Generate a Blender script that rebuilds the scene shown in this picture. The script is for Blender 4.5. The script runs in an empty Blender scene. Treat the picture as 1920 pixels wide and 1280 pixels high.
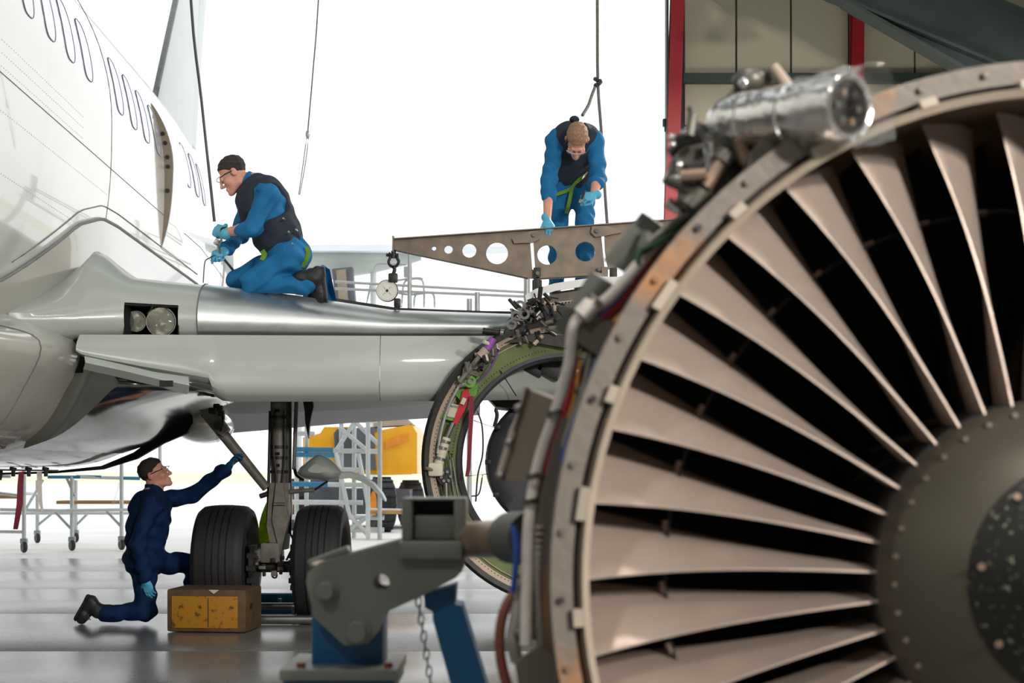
import bpy, bmesh, math, random
import numpy as np
from mathutils import Vector, Matrix
random.seed(7)
rng = np.random.default_rng(7)
SC = bpy.context.scene
COL = SC.collection

# ------------------------------------------------------------------ camera, sky, added lamps, exposure
FPX, HZ, CAMH = 2667.0, 880.0, 1.2
cam = bpy.data.cameras.new('camera')
cam.sensor_width = 36.0
cam.lens = FPX / 1920 * 36.0
cam.shift_y = (HZ - 640) / 1920
cam.clip_end = 2000
cam.dof.use_dof = True
cam.dof.focus_distance = 10.2
cam.dof.aperture_fstop = 4.5
camo = bpy.data.objects.new('camera', cam)
camo.location = (0, 0, CAMH)
camo.rotation_euler = (math.pi / 2, 0, 0)
COL.objects.link(camo)
SC.camera = camo

world = bpy.data.worlds.new('overcast_sky')
SC.world = world
world.use_nodes = True
wn = world.node_tree.nodes
wn['Background'].inputs['Color'].default_value = (0.97, 0.99, 1.0, 1)
wn['Background'].inputs['Strength'].default_value = 1.3

SC.view_settings.view_transform = 'Standard'
SC.view_settings.look = 'None'
SC.view_settings.gamma = 1.0
SC.view_settings.use_curve_mapping = False
SC.view_settings.exposure = 0.1
SC.cycles.max_bounces = 8
SC.cycles.sample_clamp_indirect = 6.0

# unseen pendant lamps added to brighten the inside: x, y, z, watts
FILL_LAMPS = [(5.0, -4.0, 4.4, 540), (6.9, -5.6, 4.4, 440), (-2.0, -3.5, 7.0, 170), (0.4, 2.5, 8.0, 90), (5.0, 5.5, 6.0, 150), (6.5, 13.5, 4.8, 560), (3.4, 14.0, 6.4, 440)]


def W(px, py, Y):
    """a point of the place from where the photograph shows it and its distance in front of the lens"""
    return Vector(((px - 960) / FPX * Y, Y, CAMH + (HZ - py) / FPX * Y))


# ------------------------------------------------------------------ materials
MATS = {}


def mat(name, col, rough=0.5, metal=0.0, var=0.12, scale=6.0, bump=0.0, bscale=60.0, coat=0.0, col2=None, rvar=0.0,
        emit=None, trans=0.0, alpha=1.0, ramp=(0.35, 0.7), stretch=None, aniso=0.0, spec=0.5):
    m = bpy.data.materials.new(name)
    m.use_nodes = True
    nt = m.node_tree
    b = nt.nodes['Principled BSDF']
    tc = nt.nodes.new('ShaderNodeTexCoord')
    mp = nt.nodes.new('ShaderNodeMapping')
    if stretch:
        mp.inputs['Scale'].default_value = stretch
    nt.links.new(tc.outputs['Object'], mp.inputs['Vector'])
    nz = nt.nodes.new('ShaderNodeTexNoise')
    nz.inputs['Scale'].default_value = scale
    nz.inputs['Detail'].default_value = 6
    nt.links.new(mp.outputs[0], nz.inputs['Vector'])
    rp = nt.nodes.new('ShaderNodeValToRGB')
    rp.color_ramp.elements[0].position = ramp[0]
    rp.color_ramp.elements[1].position = ramp[1]
    c2 = col2 if col2 else tuple(min(1, c * (1 + var)) for c in col)
    c1 = col if col2 else tuple(c * (1 - var) for c in col)
    rp.color_ramp.elements[0].color = (*c1, 1)
    rp.color_ramp.elements[1].color = (*c2, 1)
    nt.links.new(nz.outputs['Fac'], rp.inputs['Fac'])
    nt.links.new(rp.outputs['Color'], b.inputs['Base Color'])
    b.inputs['Roughness'].default_value = rough
    b.inputs['Metallic'].default_value = metal
    b.inputs['Specular IOR Level'].default_value = spec
    b.inputs['Coat Weight'].default_value = coat
    b.inputs['Coat Roughness'].default_value = 0.03
    if rvar:
        mr = nt.nodes.new('ShaderNodeMapRange')
        mr.inputs['To Min'].default_value = max(0, rough - rvar)
        mr.inputs['To Max'].default_value = rough + rvar
        nt.links.new(nz.outputs['Fac'], mr.inputs['Value'])
        nt.links.new(mr.outputs[0], b.inputs['Roughness'])
    if bump:
        n2 = nt.nodes.new('ShaderNodeTexNoise')
        n2.inputs['Scale'].default_value = bscale
        n2.inputs['Detail'].default_value = 4
        nt.links.new(mp.outputs[0], n2.inputs['Vector'])
        bp = nt.nodes.new('ShaderNodeBump')
        bp.inputs['Strength'].default_value = bump
        bp.inputs['Distance'].default_value = 0.02
        nt.links.new(n2.outputs['Fac'], bp.inputs['Height'])
        nt.links.new(bp.outputs[0], b.inputs['Normal'])
    if emit:
        b.inputs['Emission Color'].default_value = (*emit[:3], 1)
        b.inputs['Emission Strength'].default_value = emit[3]
    if trans:
        b.inputs['Transmission Weight'].default_value = trans
    if alpha < 1:
        b.inputs['Alpha'].default_value = alpha
    MATS[name] = m
    return m


def S(r, g, b):
    """sRGB 0-255 to linear"""
    def f(c):
        c /= 255.0
        return c / 12.92 if c <= 0.04045 else ((c + 0.055) / 1.055) ** 2.4
    return (f(r), f(g), f(b))


mat('white_paint', S(228, 230, 228), 0.16, 0, 0.02, 2, coat=1.0, bump=0.015, bscale=3.0)
mat('fairing_paint', S(174, 175, 168), 0.2, 0, 0.03, 2, coat=0.8, bump=0.02, bscale=3.0)
mat('wing_grey_paint', S(178, 186, 182), 0.3, 0, 0.03, 2, coat=0.3)
mat('lit_flap_paint', S(232, 238, 246), 0.45, 0, 0.04, 2)  # wing paint lightened in its colour, for light from the ground outside
mat('bare_aluminium', S(205, 212, 212), 0.36, 0.9, 0.05, 3, rvar=0.06, stretch=(0.4, 3, 3))
mat('fin_paint', S(206, 208, 208), 0.3, 0, 0.03, 2)
mat('seam', S(112, 116, 122), 0.6)
mat('gasket', S(112, 118, 156), 0.5)
mat('sky_white_pane', S(225, 228, 232), 0.12, coat=1.0, var=0.02)  # sky reflection put into the white of the pane
mat('rivet', S(236, 236, 236), 0.3, 0.3)
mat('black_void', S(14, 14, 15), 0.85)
mat('black_rubber', S(26, 26, 28), 0.65, bump=0.2, bscale=80)
mat('tyre_rubber', S(34, 34, 37), 0.62, bump=0.15, bscale=50)
mat('dark_metal', S(56, 55, 54), 0.45, 0.6, 0.25, 20)
mat('gear_paint', S(120, 117, 110), 0.5, 0.1, 0.2, 14)
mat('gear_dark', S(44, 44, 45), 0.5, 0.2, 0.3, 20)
mat('steel', S(150, 150, 148), 0.32, 0.85, 0.12, 18)
mat('chrome', S(215, 215, 215), 0.12, 1.0, 0.05)
mat('galvanised', S(178, 184, 184), 0.42, 0.6, 0.08, 12)
mat('pale_tube', S(205, 210, 210), 0.45, 0.2, 0.05, 12)
mat('blue_tube', S(48, 128, 170), 0.5, 0, 0.1, 8)
mat('titanium', S(194, 178, 167), 0.4, 0.55, 0.13, 5, rvar=0.07, bump=0.03, bscale=30)
mat('spinner_grey', S(94, 90, 80), 0.48, 0.45, 0.1, 3, rvar=0.06)
mat('speckled_rubber', S(20, 22, 21), 0.55, col2=S(130, 140, 122), scale=85, ramp=(0.62, 0.69))
mat('casing', S(104, 98, 91), 0.5, 0.35, 0.0, 5, col2=S(150, 106, 66), ramp=(0.54, 0.66), bump=0.06, bscale=40)
mat('lip_tan', S(150, 138, 122), 0.5, 0.2, 0.1, 9)
mat('liner', S(92, 76, 60), 0.8, 0, 0.2, 10)
mat('lug', S(180, 170, 156), 0.5, 0.1)
mat('core_dark', S(30, 28, 27), 0.7, 0.2, 0.3, 10)
mat('foil', S(240, 241, 240), 0.15, 0.95, 0.04, 10, bump=0.35, bscale=20)
mat('clear_wrap', S(226, 230, 230), 0.1, 0, 0.02, 8, bump=0.5, bscale=22, alpha=0.16)
mat('accessory_grey', S(100, 100, 92), 0.42, 0.5, 0.35, 22)
mat('accessory_copper', S(152, 130, 114), 0.38, 0.5, 0.2, 22)
mat('olive_plate', S(86, 90, 84), 0.55, 0.1, 0.0, 4, col2=S(104, 94, 80), ramp=(0.5, 0.7))
mat('box_taupe', S(142, 132, 116), 0.6, 0.1, 0.12, 5)
mat('white_sleeve', S(216, 210, 204), 0.65, 0, 0.06, 16, bump=0.2, bscale=40)
for nm, c in (('cable_blue', (30, 78, 172)), ('cable_red', (168, 36, 44)), ('cable_purple', (110, 72, 140)), ('cable_orange', (210, 140, 60)),
              ('cable_grey', (140, 138, 130)), ('hose_brown', (120, 66, 52)), ('cable_green', (70, 110, 84)), ('cable_black', (34, 34, 36))):
    mat(nm, S(*c), 0.5, 0, 0.1, 30)
mat('stand_steel', S(118, 122, 116), 0.45, 0.35, 0.14, 5, bump=0.05, bscale=14)
mat('stand_blue', S(14, 86, 130), 0.45, 0.05, 0.12, 6, bump=0.04, bscale=20)
mat('primer_green', S(108, 122, 72), 0.6, 0, 0.18, 8)
mat('bright_green', S(104, 160, 62), 0.55, 0, 0.12, 10)
mat('cowl_tan', S(186, 168, 152), 0.5, 0.1, 0.08, 6)
mat('cowl_black', S(40, 39, 38), 0.4, 0.1, 0.1, 6, coat=0.3)
mat('duct_grey', S(84, 84, 90), 0.45, 0.2, 0.1, 6)
mat('red_paint', S(196, 30, 48), 0.4, 0, 0.06, 10)
mat('cream', S(214, 208, 186), 0.5, 0, 0.06, 14)
mat('maroon_strap', S(128, 38, 56), 0.7, 0, 0.1, 20)
mat('placard', S(206, 200, 180), 0.5, 0, 0.03)
mat('ink', S(40, 40, 42), 0.7)
mat('purple_tape', S(150, 84, 176), 0.5)
mat('beam_steel', S(118, 108, 98), 0.52, 0.3, 0.0, 9, col2=S(142, 128, 112), bump=0.05, bscale=30)
mat('dial', S(232, 232, 226), 0.4, 0, 0.02)
mat('chock_yellow', S(170, 118, 22), 0.6, 0, 0.0, 20, col2=S(64, 48, 24), ramp=(0.56, 0.70))
mat('chock_brown', S(92, 72, 48), 0.7, 0, 0.2, 14, bump=0.1, bscale=60)
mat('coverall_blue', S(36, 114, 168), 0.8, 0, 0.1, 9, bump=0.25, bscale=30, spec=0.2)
mat('coverall_blue_shaded', S(13, 42, 82), 0.8, 0, 0.1, 9, bump=0.25, bscale=30, spec=0.2)  # blue coverall with the shade under the belly put into its colour
mat('vest_navy', S(46, 55, 68), 0.78, 0, 0.14, 12, bump=0.2, bscale=40, spec=0.3)
mat('hi_vis_green', S(104, 150, 44), 0.7, 0, 0.06, 16)
mat('hi_vis_yellow', S(196, 240, 40), 0.7, 0, 0.06, 16)
mat('skin', S(224, 164, 144), 0.55, 0, 0.05, 20)
mat('glove_blue', S(92, 184, 222), 0.5, 0, 0.06, 18, bump=0.15, bscale=70)
mat('hair_dark', S(58, 50, 47), 0.65, 0, 0.3, 60, bump=0.5, bscale=120, stretch=(1, 1, 4))
mat('hair_fair', S(168, 134, 102), 0.65, 0, 0.3, 60, bump=0.5, bscale=120, stretch=(1, 4, 1))
mat('boot_leather', S(40, 42, 44), 0.5, 0, 0.2, 20, bump=0.2, bscale=60)
mat('lens_clear', S(200, 205, 205), 0.05, 0, 0.02, alpha=0.14)
mat('eye_white', S(236, 232, 226), 0.3)
mat('snap_metal', S(190, 186, 178), 0.3, 0.8)
mat('floor_concrete', S(100, 100, 98), 0.27, 0, 0.0, 0.9, col2=S(126, 126, 124), rvar=0.1, bump=0.05, bscale=9, spec=0.6)
mat('joint_dark', S(70, 70, 68), 0.8)
mat('tarmac', S(232, 232, 230), 0.75, 0, 0.06, 0.6)
mat('grass_field', S(222, 226, 198), 0.9, 0, 0.08, 0.05)
mat('wall_panel', S(196, 190, 170), 0.6, 0, 0.04, 0.6)
mat('frame_green', S(62, 74, 74), 0.55, 0.1, 0.1, 3)
mat('red_column', S(176, 34, 46), 0.45, 0, 0.06, 2)
mat('roof_sheet', S(150, 150, 142), 0.7, 0, 0.06, 1)
mat('hall_wall', S(150, 148, 138), 0.7, 0, 0.05, 0.5)
mat('fill_lamp_lens', S(255, 244, 226), 0.5, emit=(1.0, 0.93, 0.84, 4.0))
mat('truck_yellow', S(250, 182, 20), 0.45, 0, 0.04, 3, coat=0.3)
mat('truck_grey', S(92, 96, 102), 0.5, 0, 0.1, 5)
mat('wood_plank', S(176, 138, 92), 0.7, 0, 0.15, 8, stretch=(1, 8, 8))
mat('orange_rim', S(240, 150, 40), 0.5)
mat('rope', S(132, 130, 126), 0.8, 0, 0.2, 60, bump=0.6, bscale=200)
mat('cable_steel', S(74, 78, 84), 0.5, 0.4)
mat('glass_lens', S(200, 206, 196), 0.05, 0, 0.1, 60, alpha=0.25)
mat('polished_metal', S(150, 150, 146), 0.1, 0.9, 0.05, 3, bump=0.02, bscale=4)
mat('reflector', S(206, 206, 196), 0.12, 0.95, 0.05, 40, bump=0.12, bscale=70)
mat('rooflight', S(240, 244, 246), 0.2, 0, 0.02, alpha=0.12)
mat('knit_grey', S(120, 124, 126), 0.7)


# ------------------------------------------------------------------ mesh building
def vv(p):
    return Vector(p)


def perp(d):
    d = Vector(d).normalized()
    a = Vector((0, 0, 1)) if abs(d.z) < 0.9 else Vector((1, 0, 0))
    u = d.cross(a).normalized()
    return u, u.cross(d).normalized()


class MB:
    def __init__(self):
        self.v, self.f = [], []

    def add(self, vs, fs):
        n = len(self.v)
        self.v += [tuple(p) for p in vs]
        self.f += [tuple(i + n for i in f) for f in fs]
        return self

    def box(self, c, size, rz=0.0, M=None):
        c = Vector(c)
        hx, hy, hz = [s / 2 for s in size]
        R = M if M is not None else Matrix.Rotation(rz, 3, 'Z')
        P = [c + R @ Vector((x * hx, y * hy, z * hz)) for z in (-1, 1) for x, y in ((-1, -1), (1, -1), (1, 1), (-1, 1))]
        return self.add(P, [(3, 2, 1, 0), (4, 5, 6, 7), (0, 1, 5, 4), (1, 2, 6, 5), (2, 3, 7, 6), (3, 0, 4, 7)])

    def bbox(self, c, size, bev, M=None):
        """box with chamfered edges"""
        c = Vector(c)
        h = [s / 2 for s in size]
        R = M if M is not None else Matrix.Identity(3)
        bm = bmesh.new()
        bmesh.ops.create_cube(bm, size=1)
        for v in bm.verts:
            v.co = Vector((v.co.x * size[0], v.co.y * size[1], v.co.z * size[2]))
        bmesh.ops.bevel(bm, geom=bm.edges[:], offset=bev, segments=2, affect='EDGES', profile=0.6)
        bm.verts.ensure_lookup_table()
        vs = [c + R @ v.co for v in bm.verts]
        fs = [tuple(v.index for v in f.verts) for f in bm.faces]
        bm.free()
        return self.add(vs, fs)

    def cyl(self, p0, p1, r0, r1=None, seg=12, cap=True):
        r1 = r0 if r1 is None else r1
        p0, p1 = Vector(p0), Vector(p1)
        u, w = perp(p1 - p0)
        vs = []
        for p, r in ((p0, r0), (p1, r1)):
            vs += [p + u * (r * math.cos(2 * math.pi * i / seg)) + w * (r * math.sin(2 * math.pi * i / seg)) for i in range(seg)]
        fs = [(i, (i + 1) % seg, seg + (i + 1) % seg, seg + i) for i in range(seg)]
        if cap:
            fs += [tuple(range(seg - 1, -1, -1)), tuple(range(seg, 2 * seg))]
        return self.add(vs, fs)

    def tube(self, pts, r, seg=8, smooth=0, closed=False, flat=1.0):
        pts = [Vector(p) for p in pts]
        rs = r if isinstance(r, (list, tuple)) else [r] * len(pts)
        if smooth:
            pts, rs = spline(pts, smooth, rs)
        n = len(pts)
        vs, fs = [], []
        u = None
        for i, p in enumerate(pts):
            if closed:
                d = pts[(i + 1) % n] - pts[i - 1]
            else:
                d = pts[min(i + 1, n - 1)] - pts[max(i - 1, 0)]
            d = d.normalized() if d.length > 1e-9 else Vector((0, 0, 1))
            if u is None:
                u, w = perp(d)
            else:
                u = (u - d * u.dot(d))
                u = u.normalized() if u.length > 1e-6 else perp(d)[0]
                w = d.cross(u)
            for k in range(seg):
                a = 2 * math.pi * k / seg
                vs.append(p + u * (rs[i] * math.cos(a)) + w * (rs[i] * flat * math.sin(a)))
        m = n if closed else n - 1
        for i in range(m):
            a, b = i * seg, ((i + 1) % n) * seg
            fs += [(a + k, a + (k + 1) % seg, b + (k + 1) % seg, b + k) for k in range(seg)]
        if not closed:
            fs += [tuple(range(seg - 1, -1, -1)), tuple(range((n - 1) * seg, n * seg))]
        return self.add(vs, fs)

    def lathe(self, prof, o, n, u=None, v=None, seg=32, a0=0.0, a1=2 * math.pi, closed_prof=False):
        """prof: (radius, distance along n)"""
        o, n = Vector(o), Vector(n).normalized()
        if u is None:
            u, v = perp(n)
        full = abs((a1 - a0) - 2 * math.pi) < 1e-6
        na = seg if full else seg + 1
        vs = []
        for i in range(na):
            a = a0 + (a1 - a0) * i / seg
            d = u * math.cos(a) + v * math.sin(a)
            vs += [o + d * r + n * s for r, s in prof]
        m = len(prof)
        fs = []
        for i in range(seg):
            A, B = i * m, ((i + 1) % na) * m
            for j in range(m if closed_prof else m - 1):
                k = (j + 1) % m
                fs.append((A + j, B + j, B + k, A + k))
        if closed_prof and not full:
            fs += [tuple(range(m)), tuple(range((na - 1) * m + m - 1, (na - 1) * m - 1, -1))]
        return self.add(vs, fs)

    def loft(self, rings, close=False, caps=False):
        m = len(rings[0])
        vs = [p for r in rings for p in r]
        fs = []
        for i in range(len(rings) - 1):
            for j in range(m if close else m - 1):
                k = (j + 1) % m
                fs.append((i * m + j, i * m + k, (i + 1) * m + k, (i + 1) * m + j))
        if caps:
            fs += [tuple(range(m - 1, -1, -1)), tuple(range((len(rings) - 1) * m, len(rings) * m))]
        return self.add(vs, fs)

    def prism(self, poly, ext):
        """poly: 3D outline, ext: thickness vector"""
        poly = [Vector(p) for p in poly]
        e = Vector(ext)
        m = len(poly)
        vs = poly + [p + e for p in poly]
        fs = [tuple(range(m)), tuple(range(2 * m - 1, m - 1, -1))] + [(i, i + m, (i + 1) % m + m, (i + 1) % m) for i in range(m)]
        return self.add(vs, fs)

    def ball(self, c, r, seg=12, rings=8, M=None):
        c = Vector(c)
        rr = r if isinstance(r, (tuple, list)) else (r, r, r)
        R = M if M is not None else Matrix.Identity(3)
        vs = [c + R @ Vector((0, 0, rr[2]))]
        for i in range(1, rings):
            t = math.pi * i / rings
            for k in range(seg):
                a = 2 * math.pi * k / seg
                vs.append(c + R @ Vector((rr[0] * math.sin(t) * math.cos(a), rr[1] * math.sin(t) * math.sin(a), rr[2] * math.cos(t))))
        vs.append(c + R @ Vector((0, 0, -rr[2])))
        fs = [(0, 1 + k, 1 + (k + 1) % seg) for k in range(seg)]
        for i in range(rings - 2):
            a, b = 1 + i * seg, 1 + (i + 1) * seg
            fs += [(a + k, b + k, b + (k + 1) % seg, a + (k + 1) % seg) for k in range(seg)]
        last = len(vs) - 1
        a = 1 + (rings - 2) * seg
        fs += [(last, a + (k + 1) % seg, a + k) for k in range(seg)]
        return self.add(vs, fs)

    def build(self, name, m, parent=None, sharp=38, flip=True, **props):
        return link_mesh(name, self.v, self.f, m, parent, sharp, flip, **props)


def spline(pts, k, rs=None):
    """Catmull-Rom through the points, k steps per span"""
    P = [pts[0] * 2 - pts[1]] + pts + [pts[-1] * 2 - pts[-2]]
    R = [rs[0]] + list(rs) + [rs[-1]] if rs else None
    out, ro = [], []
    for i in range(1, len(P) - 2):
        for j in range(k):
            t = j / k
            a, b, c, d = P[i - 1], P[i], P[i + 1], P[i + 2]
            out.append(0.5 * ((2 * b) + (c - a) * t + (2 * a - 5 * b + 4 * c - d) * t * t + (3 * b - a - 3 * c + d) * t ** 3))
            if R:
                ro.append(R[i] * (1 - t) + R[i + 1] * t)
    out.append(pts[-1])
    if R:
        ro.append(rs[-1])
        return out, ro
    return out


ORIGIN = {}


def link_mesh(name, verts, faces, m, parent=None, sharp=38, flip=True, label=None, cat=None, group=None, kind=None):
    V = np.array([tuple(p) for p in verts], float) if not isinstance(verts, np.ndarray) else verts
    if parent is None:
        lo, hi = V.min(0), V.max(0)
        org = Vector(((lo[0] + hi[0]) / 2, (lo[1] + hi[1]) / 2, lo[2]))
    else:
        org = ORIGIN[parent.name]
    V = V - np.array(org)
    me = bpy.data.meshes.new(name)
    me.from_pydata(V.tolist(), [], faces)
    if flip:
        bm = bmesh.new()
        bm.from_mesh(me)
        bmesh.ops.recalc_face_normals(bm, faces=bm.faces[:])
        bm.to_mesh(me)
        bm.free()
    me.polygons.foreach_set('use_smooth', [True] * len(me.polygons))
    if sharp:
        me.set_sharp_from_angle(angle=math.radians(sharp))
    me.materials.append(MATS[m])
    o = bpy.data.objects.new(name, me)
    COL.objects.link(o)
    if parent is None:
        o.location = org
    else:
        o.parent = parent
    ORIGIN[o.name] = org
    tag(o, label, cat, group, kind)
    return o


def tag(o, label=None, cat=None, group=None, kind=None):
    for k, x in (('label', label), ('category', cat), ('group', group), ('kind', kind)):
        if x:
            o[k] = x
    return o


def thing(name, loc, label, cat, group=None):
    o = bpy.data.objects.new(name, None)
    o.empty_display_size = 0.1
    COL.objects.link(o)
    o.location = Vector(loc)
    ORIGIN[o.name] = Vector(loc)
    return tag(o, label, cat, group)


def inst(src, parent, offset=(0, 0, 0), M=None):
    """a copy of a part sharing its mesh, moved by offset (in the parent's frame)"""
    c = src.copy()
    COL.objects.link(c)
    c.parent = parent
    c.location = src.location + Vector(offset)
    if M is not None:
        c.matrix_basis = M
    ORIGIN[c.name] = ORIGIN[parent.name]
    return c


def plate_with_holes(outline, holes, o, u, v, n, thick, name, m, parent, seg=28):
    """flat plate: outline and round holes in (u, v) metres about o, thickness along n"""
    cu = bpy.data.curves.new('plate', 'CURVE')
    cu.dimensions = '2D'
    cu.fill_mode = 'BOTH'
    cu.extrude = thick / 2

    def sp(pts):
        s = cu.splines.new('POLY')
        s.points.add(len(pts) - 1)
        for i, p in enumerate(pts):
            s.points[i].co = (p[0], p[1], 0, 1)
        s.use_cyclic_u = True
    sp(outline)
    for cx, cy, r in holes:
        sp([(cx + r * math.cos(2 * math.pi * i / seg), cy + r * math.sin(2 * math.pi * i / seg)) for i in range(seg)])
    ob = bpy.data.objects.new('plate', cu)
    COL.objects.link(ob)
    me = bpy.data.meshes.new_from_object(ob.evaluated_get(bpy.context.evaluated_depsgraph_get()))
    vs = [Vector(o) + Vector(u) * p.co.x + Vector(v) * p.co.y + Vector(n) * p.co.z for p in me.vertices]
    fs = [tuple(p.vertices) for p in me.polygons]
    bpy.data.objects.remove(ob)
    bpy.data.curves.remove(cu)
    bpy.data.meshes.remove(me)
    return link_mesh(name, vs, fs, m, parent)


def text_part(name, body, size, o, u, v, m, parent, ext=0.0008):
    cu = bpy.data.curves.new('lettering', 'FONT')
    cu.body = body
    cu.size = size
    cu.extrude = ext
    cu.align_x = 'CENTER'
    cu.align_y = 'CENTER'
    ob = bpy.data.objects.new('lettering', cu)
    COL.objects.link(ob)
    me = bpy.data.meshes.new_from_object(ob.evaluated_get(bpy.context.evaluated_depsgraph_get()))
    n = Vector(u).cross(Vector(v))
    vs = [Vector(o) + Vector(u) * p.co.x + Vector(v) * p.co.y + n * p.co.z for p in me.vertices]
    fs = [tuple(p.vertices) for p in me.polygons]
    bpy.data.objects.remove(ob)
    bpy.data.curves.remove(cu)
    return link_mesh(name, vs, fs, m, parent)


# ------------------------------------------------------------------ rounded bodies (distance field -> one continuous surface)
class SDF:
    def __init__(self, h=0.01):
        self.h = h
        self.pr = []

    def cone(self, a, b, ra, rb, k=0.03, sub=False):
        a, b = np.array(a, float), np.array(b, float)
        r = max(ra, rb)
        self.pr.append(('c', (a, b, ra, rb), np.minimum(a, b) - r, np.maximum(a, b) + r, k, sub))
        return self

    def ell(self, c, r, M=None, k=0.03, sub=False):
        c = np.array(c, float)
        r = np.array(r, float)
        A = np.eye(3) if M is None else np.array(M, float)     # columns = axes
        ext = np.sqrt(((A * r) ** 2).sum(1))
        self.pr.append(('e', (c, r, A), c - ext, c + ext, k, sub))
        return self

    def half(self, p, n):
        """keep only the side the normal points to"""
        self.pr.append(('h', (np.array(p, float), np.array(n, float) / np.linalg.norm(n)), None, None, 0, False))
        return self

    def mesh(self, fold=0.0, ff=30.0, smooth=1):
        h = self.h
        solid = [p for p in self.pr if p[0] != 'h' and not p[5]]
        lo = np.min([p[2] for p in solid], 0) - 4 * h
        hi = np.max([p[3] for p in solid], 0) + 4 * h
        n = np.ceil((hi - lo) / h).astype(int) + 1
        ax = [lo[i] + h * np.arange(n[i]) for i in range(3)]
        d = np.full(n, 0.5)
        for t, a, plo, phi, k, sub in self.pr:
            if t == 'h':
                p, nn = a
                q = (ax[0] - p[0])[:, None, None] * nn[0] + (ax[1] - p[1])[None, :, None] * nn[1] + (ax[2] - p[2])[None, None, :] * nn[2]
                d = np.maximum(d, -q)
                continue
            pad = k + 5 * h
            i0 = np.clip(np.floor((plo - pad - lo) / h).astype(int), 0, n)
            i1 = np.clip(np.ceil((phi + pad - lo) / h).astype(int) + 1, 0, n)
            sl = tuple(slice(i0[i], i1[i]) for i in range(3))
            X, Y, Z = np.meshgrid(ax[0][sl[0]], ax[1][sl[1]], ax[2][sl[2]], indexing='ij')
            if X.size == 0:
                continue
            if t == 'c':
                A, B, ra, rb = a
                ba = B - A
                L2 = (ba ** 2).sum() + 1e-12
                px, py, pz = X - A[0], Y - A[1], Z - A[2]
                s = np.clip((px * ba[0] + py * ba[1] + pz * ba[2]) / L2, 0, 1)
                e = np.sqrt((px - s * ba[0]) ** 2 + (py - s * ba[1]) ** 2 + (pz - s * ba[2]) ** 2) - (ra + (rb - ra) * s)
            else:
                c, r, M = a
                px, py, pz = X - c[0], Y - c[1], Z - c[2]
                q = [px * M[0, i] + py * M[1, i] + pz * M[2, i] for i in range(3)]
                k0 = np.sqrt(sum((q[i] / r[i]) ** 2 for i in range(3)))
                k1 = np.sqrt(sum((q[i] / r[i] ** 2) ** 2 for i in range(3))) + 1e-9
                e = k0 * (k0 - 1) / k1
            c0 = d[sl]
            if sub:
                hh = np.clip(0.5 - 0.5 * (c0 + e) / max(k, 1e-6), 0, 1)
                d[sl] = c0 * (1 - hh) + (-e) * hh + k * hh * (1 - hh)
            else:
                hh = np.clip(0.5 + 0.5 * (e - c0) / max(k, 1e-6), 0, 1)
                d[sl] = e * (1 - hh) + c0 * hh - k * hh * (1 - hh)
        if fold:
            X, Y, Z = np.meshgrid(*ax, indexing='ij')
            d = d + fold * (np.sin(ff * Z + 6 * np.sin(9 * X + 5 * Y) + 3 * np.sin(14 * Y)) * 0.7 + np.sin(ff * 0.6 * (X + Y) + 5 * np.sin(11 * Z)) * 0.6)
        return surface_net(d, lo, h, smooth)


def surface_net(d, lo, h, smooth=1):
    ins = d < 0
    nx, ny, nz = d.shape
    c = np.zeros((nx - 1, ny - 1, nz - 1), int)
    offs = [(i, j, k) for i in (0, 1) for j in (0, 1) for k in (0, 1)]
    for i, j, k in offs:
        c += ins[i:nx - 1 + i, j:ny - 1 + j, k:nz - 1 + k]
    act = np.argwhere((c > 0) & (c < 8))
    idx = -np.ones(c.shape, int)
    idx[act[:, 0], act[:, 1], act[:, 2]] = np.arange(len(act))
    val = {o: d[act[:, 0] + o[0], act[:, 1] + o[1], act[:, 2] + o[2]] for o in offs}
    sm = np.zeros((len(act), 3))
    ct = np.zeros(len(act))
    for a in offs:
        for q in range(3):
            if a[q] == 0:
                b = tuple(1 if t == q else a[t] for t in range(3))
                va, vb = val[a], val[b]
                x = (va < 0) != (vb < 0)
                t = np.where(x, va / np.where(x, va - vb, 1), 0)
                p = np.tile(np.array(a, float), (len(act), 1))
                p[:, q] += t
                sm += p * x[:, None]
                ct += x
    V = (act + sm / ct[:, None]) * h + lo
    F = []
    for q in range(3):
        r, s = (q + 1) % 3, (q + 2) % 3
        A = [slice(None)] * 3
        B = [slice(None)] * 3
        A[q] = slice(0, -1)
        B[q] = slice(1, None)
        x = np.argwhere(ins[tuple(A)] != ins[tuple(B)])
        x = x[(x[:, r] > 0) & (x[:, s] > 0) & (x[:, r] < d.shape[r] - 1) & (x[:, s] < d.shape[s] - 1)]
        er = np.zeros(3, int)
        er[r] = 1
        es = np.zeros(3, int)
        es[s] = 1
        g = lambda w: idx[w[:, 0], w[:, 1], w[:, 2]]
        quad = np.stack([g(x - er - es), g(x - es), g(x), g(x - er)], 1)
        fl = ins[x[:, 0], x[:, 1], x[:, 2]]
        quad[~fl] = quad[~fl][:, ::-1]
        F.append(quad[(quad >= 0).all(1)])
    F = np.concatenate(F)
    for _ in range(smooth):
        acc = np.zeros_like(V)
        cn = np.zeros(len(V))
        for a, b in ((0, 1), (1, 2), (2, 3), (3, 0)):
            np.add.at(acc, F[:, a], V[F[:, b]])
            np.add.at(cn, F[:, a], 1)
            np.add.at(acc, F[:, b], V[F[:, a]])
            np.add.at(cn, F[:, b], 1)
        V = 0.45 * V + 0.55 * acc / np.maximum(cn, 1)[:, None]
    return V, F.tolist()


def sdf_part(name, s, m, parent, **kw):
    V, F = s.mesh(**kw)
    return link_mesh(name, V, F, m, parent, sharp=0, flip=False)

# ------------------------------------------------------------------ the hall
def structure(mb, name, m, parent=None, **k):
    return mb.build(name, m, parent, kind='structure', **k)


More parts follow.
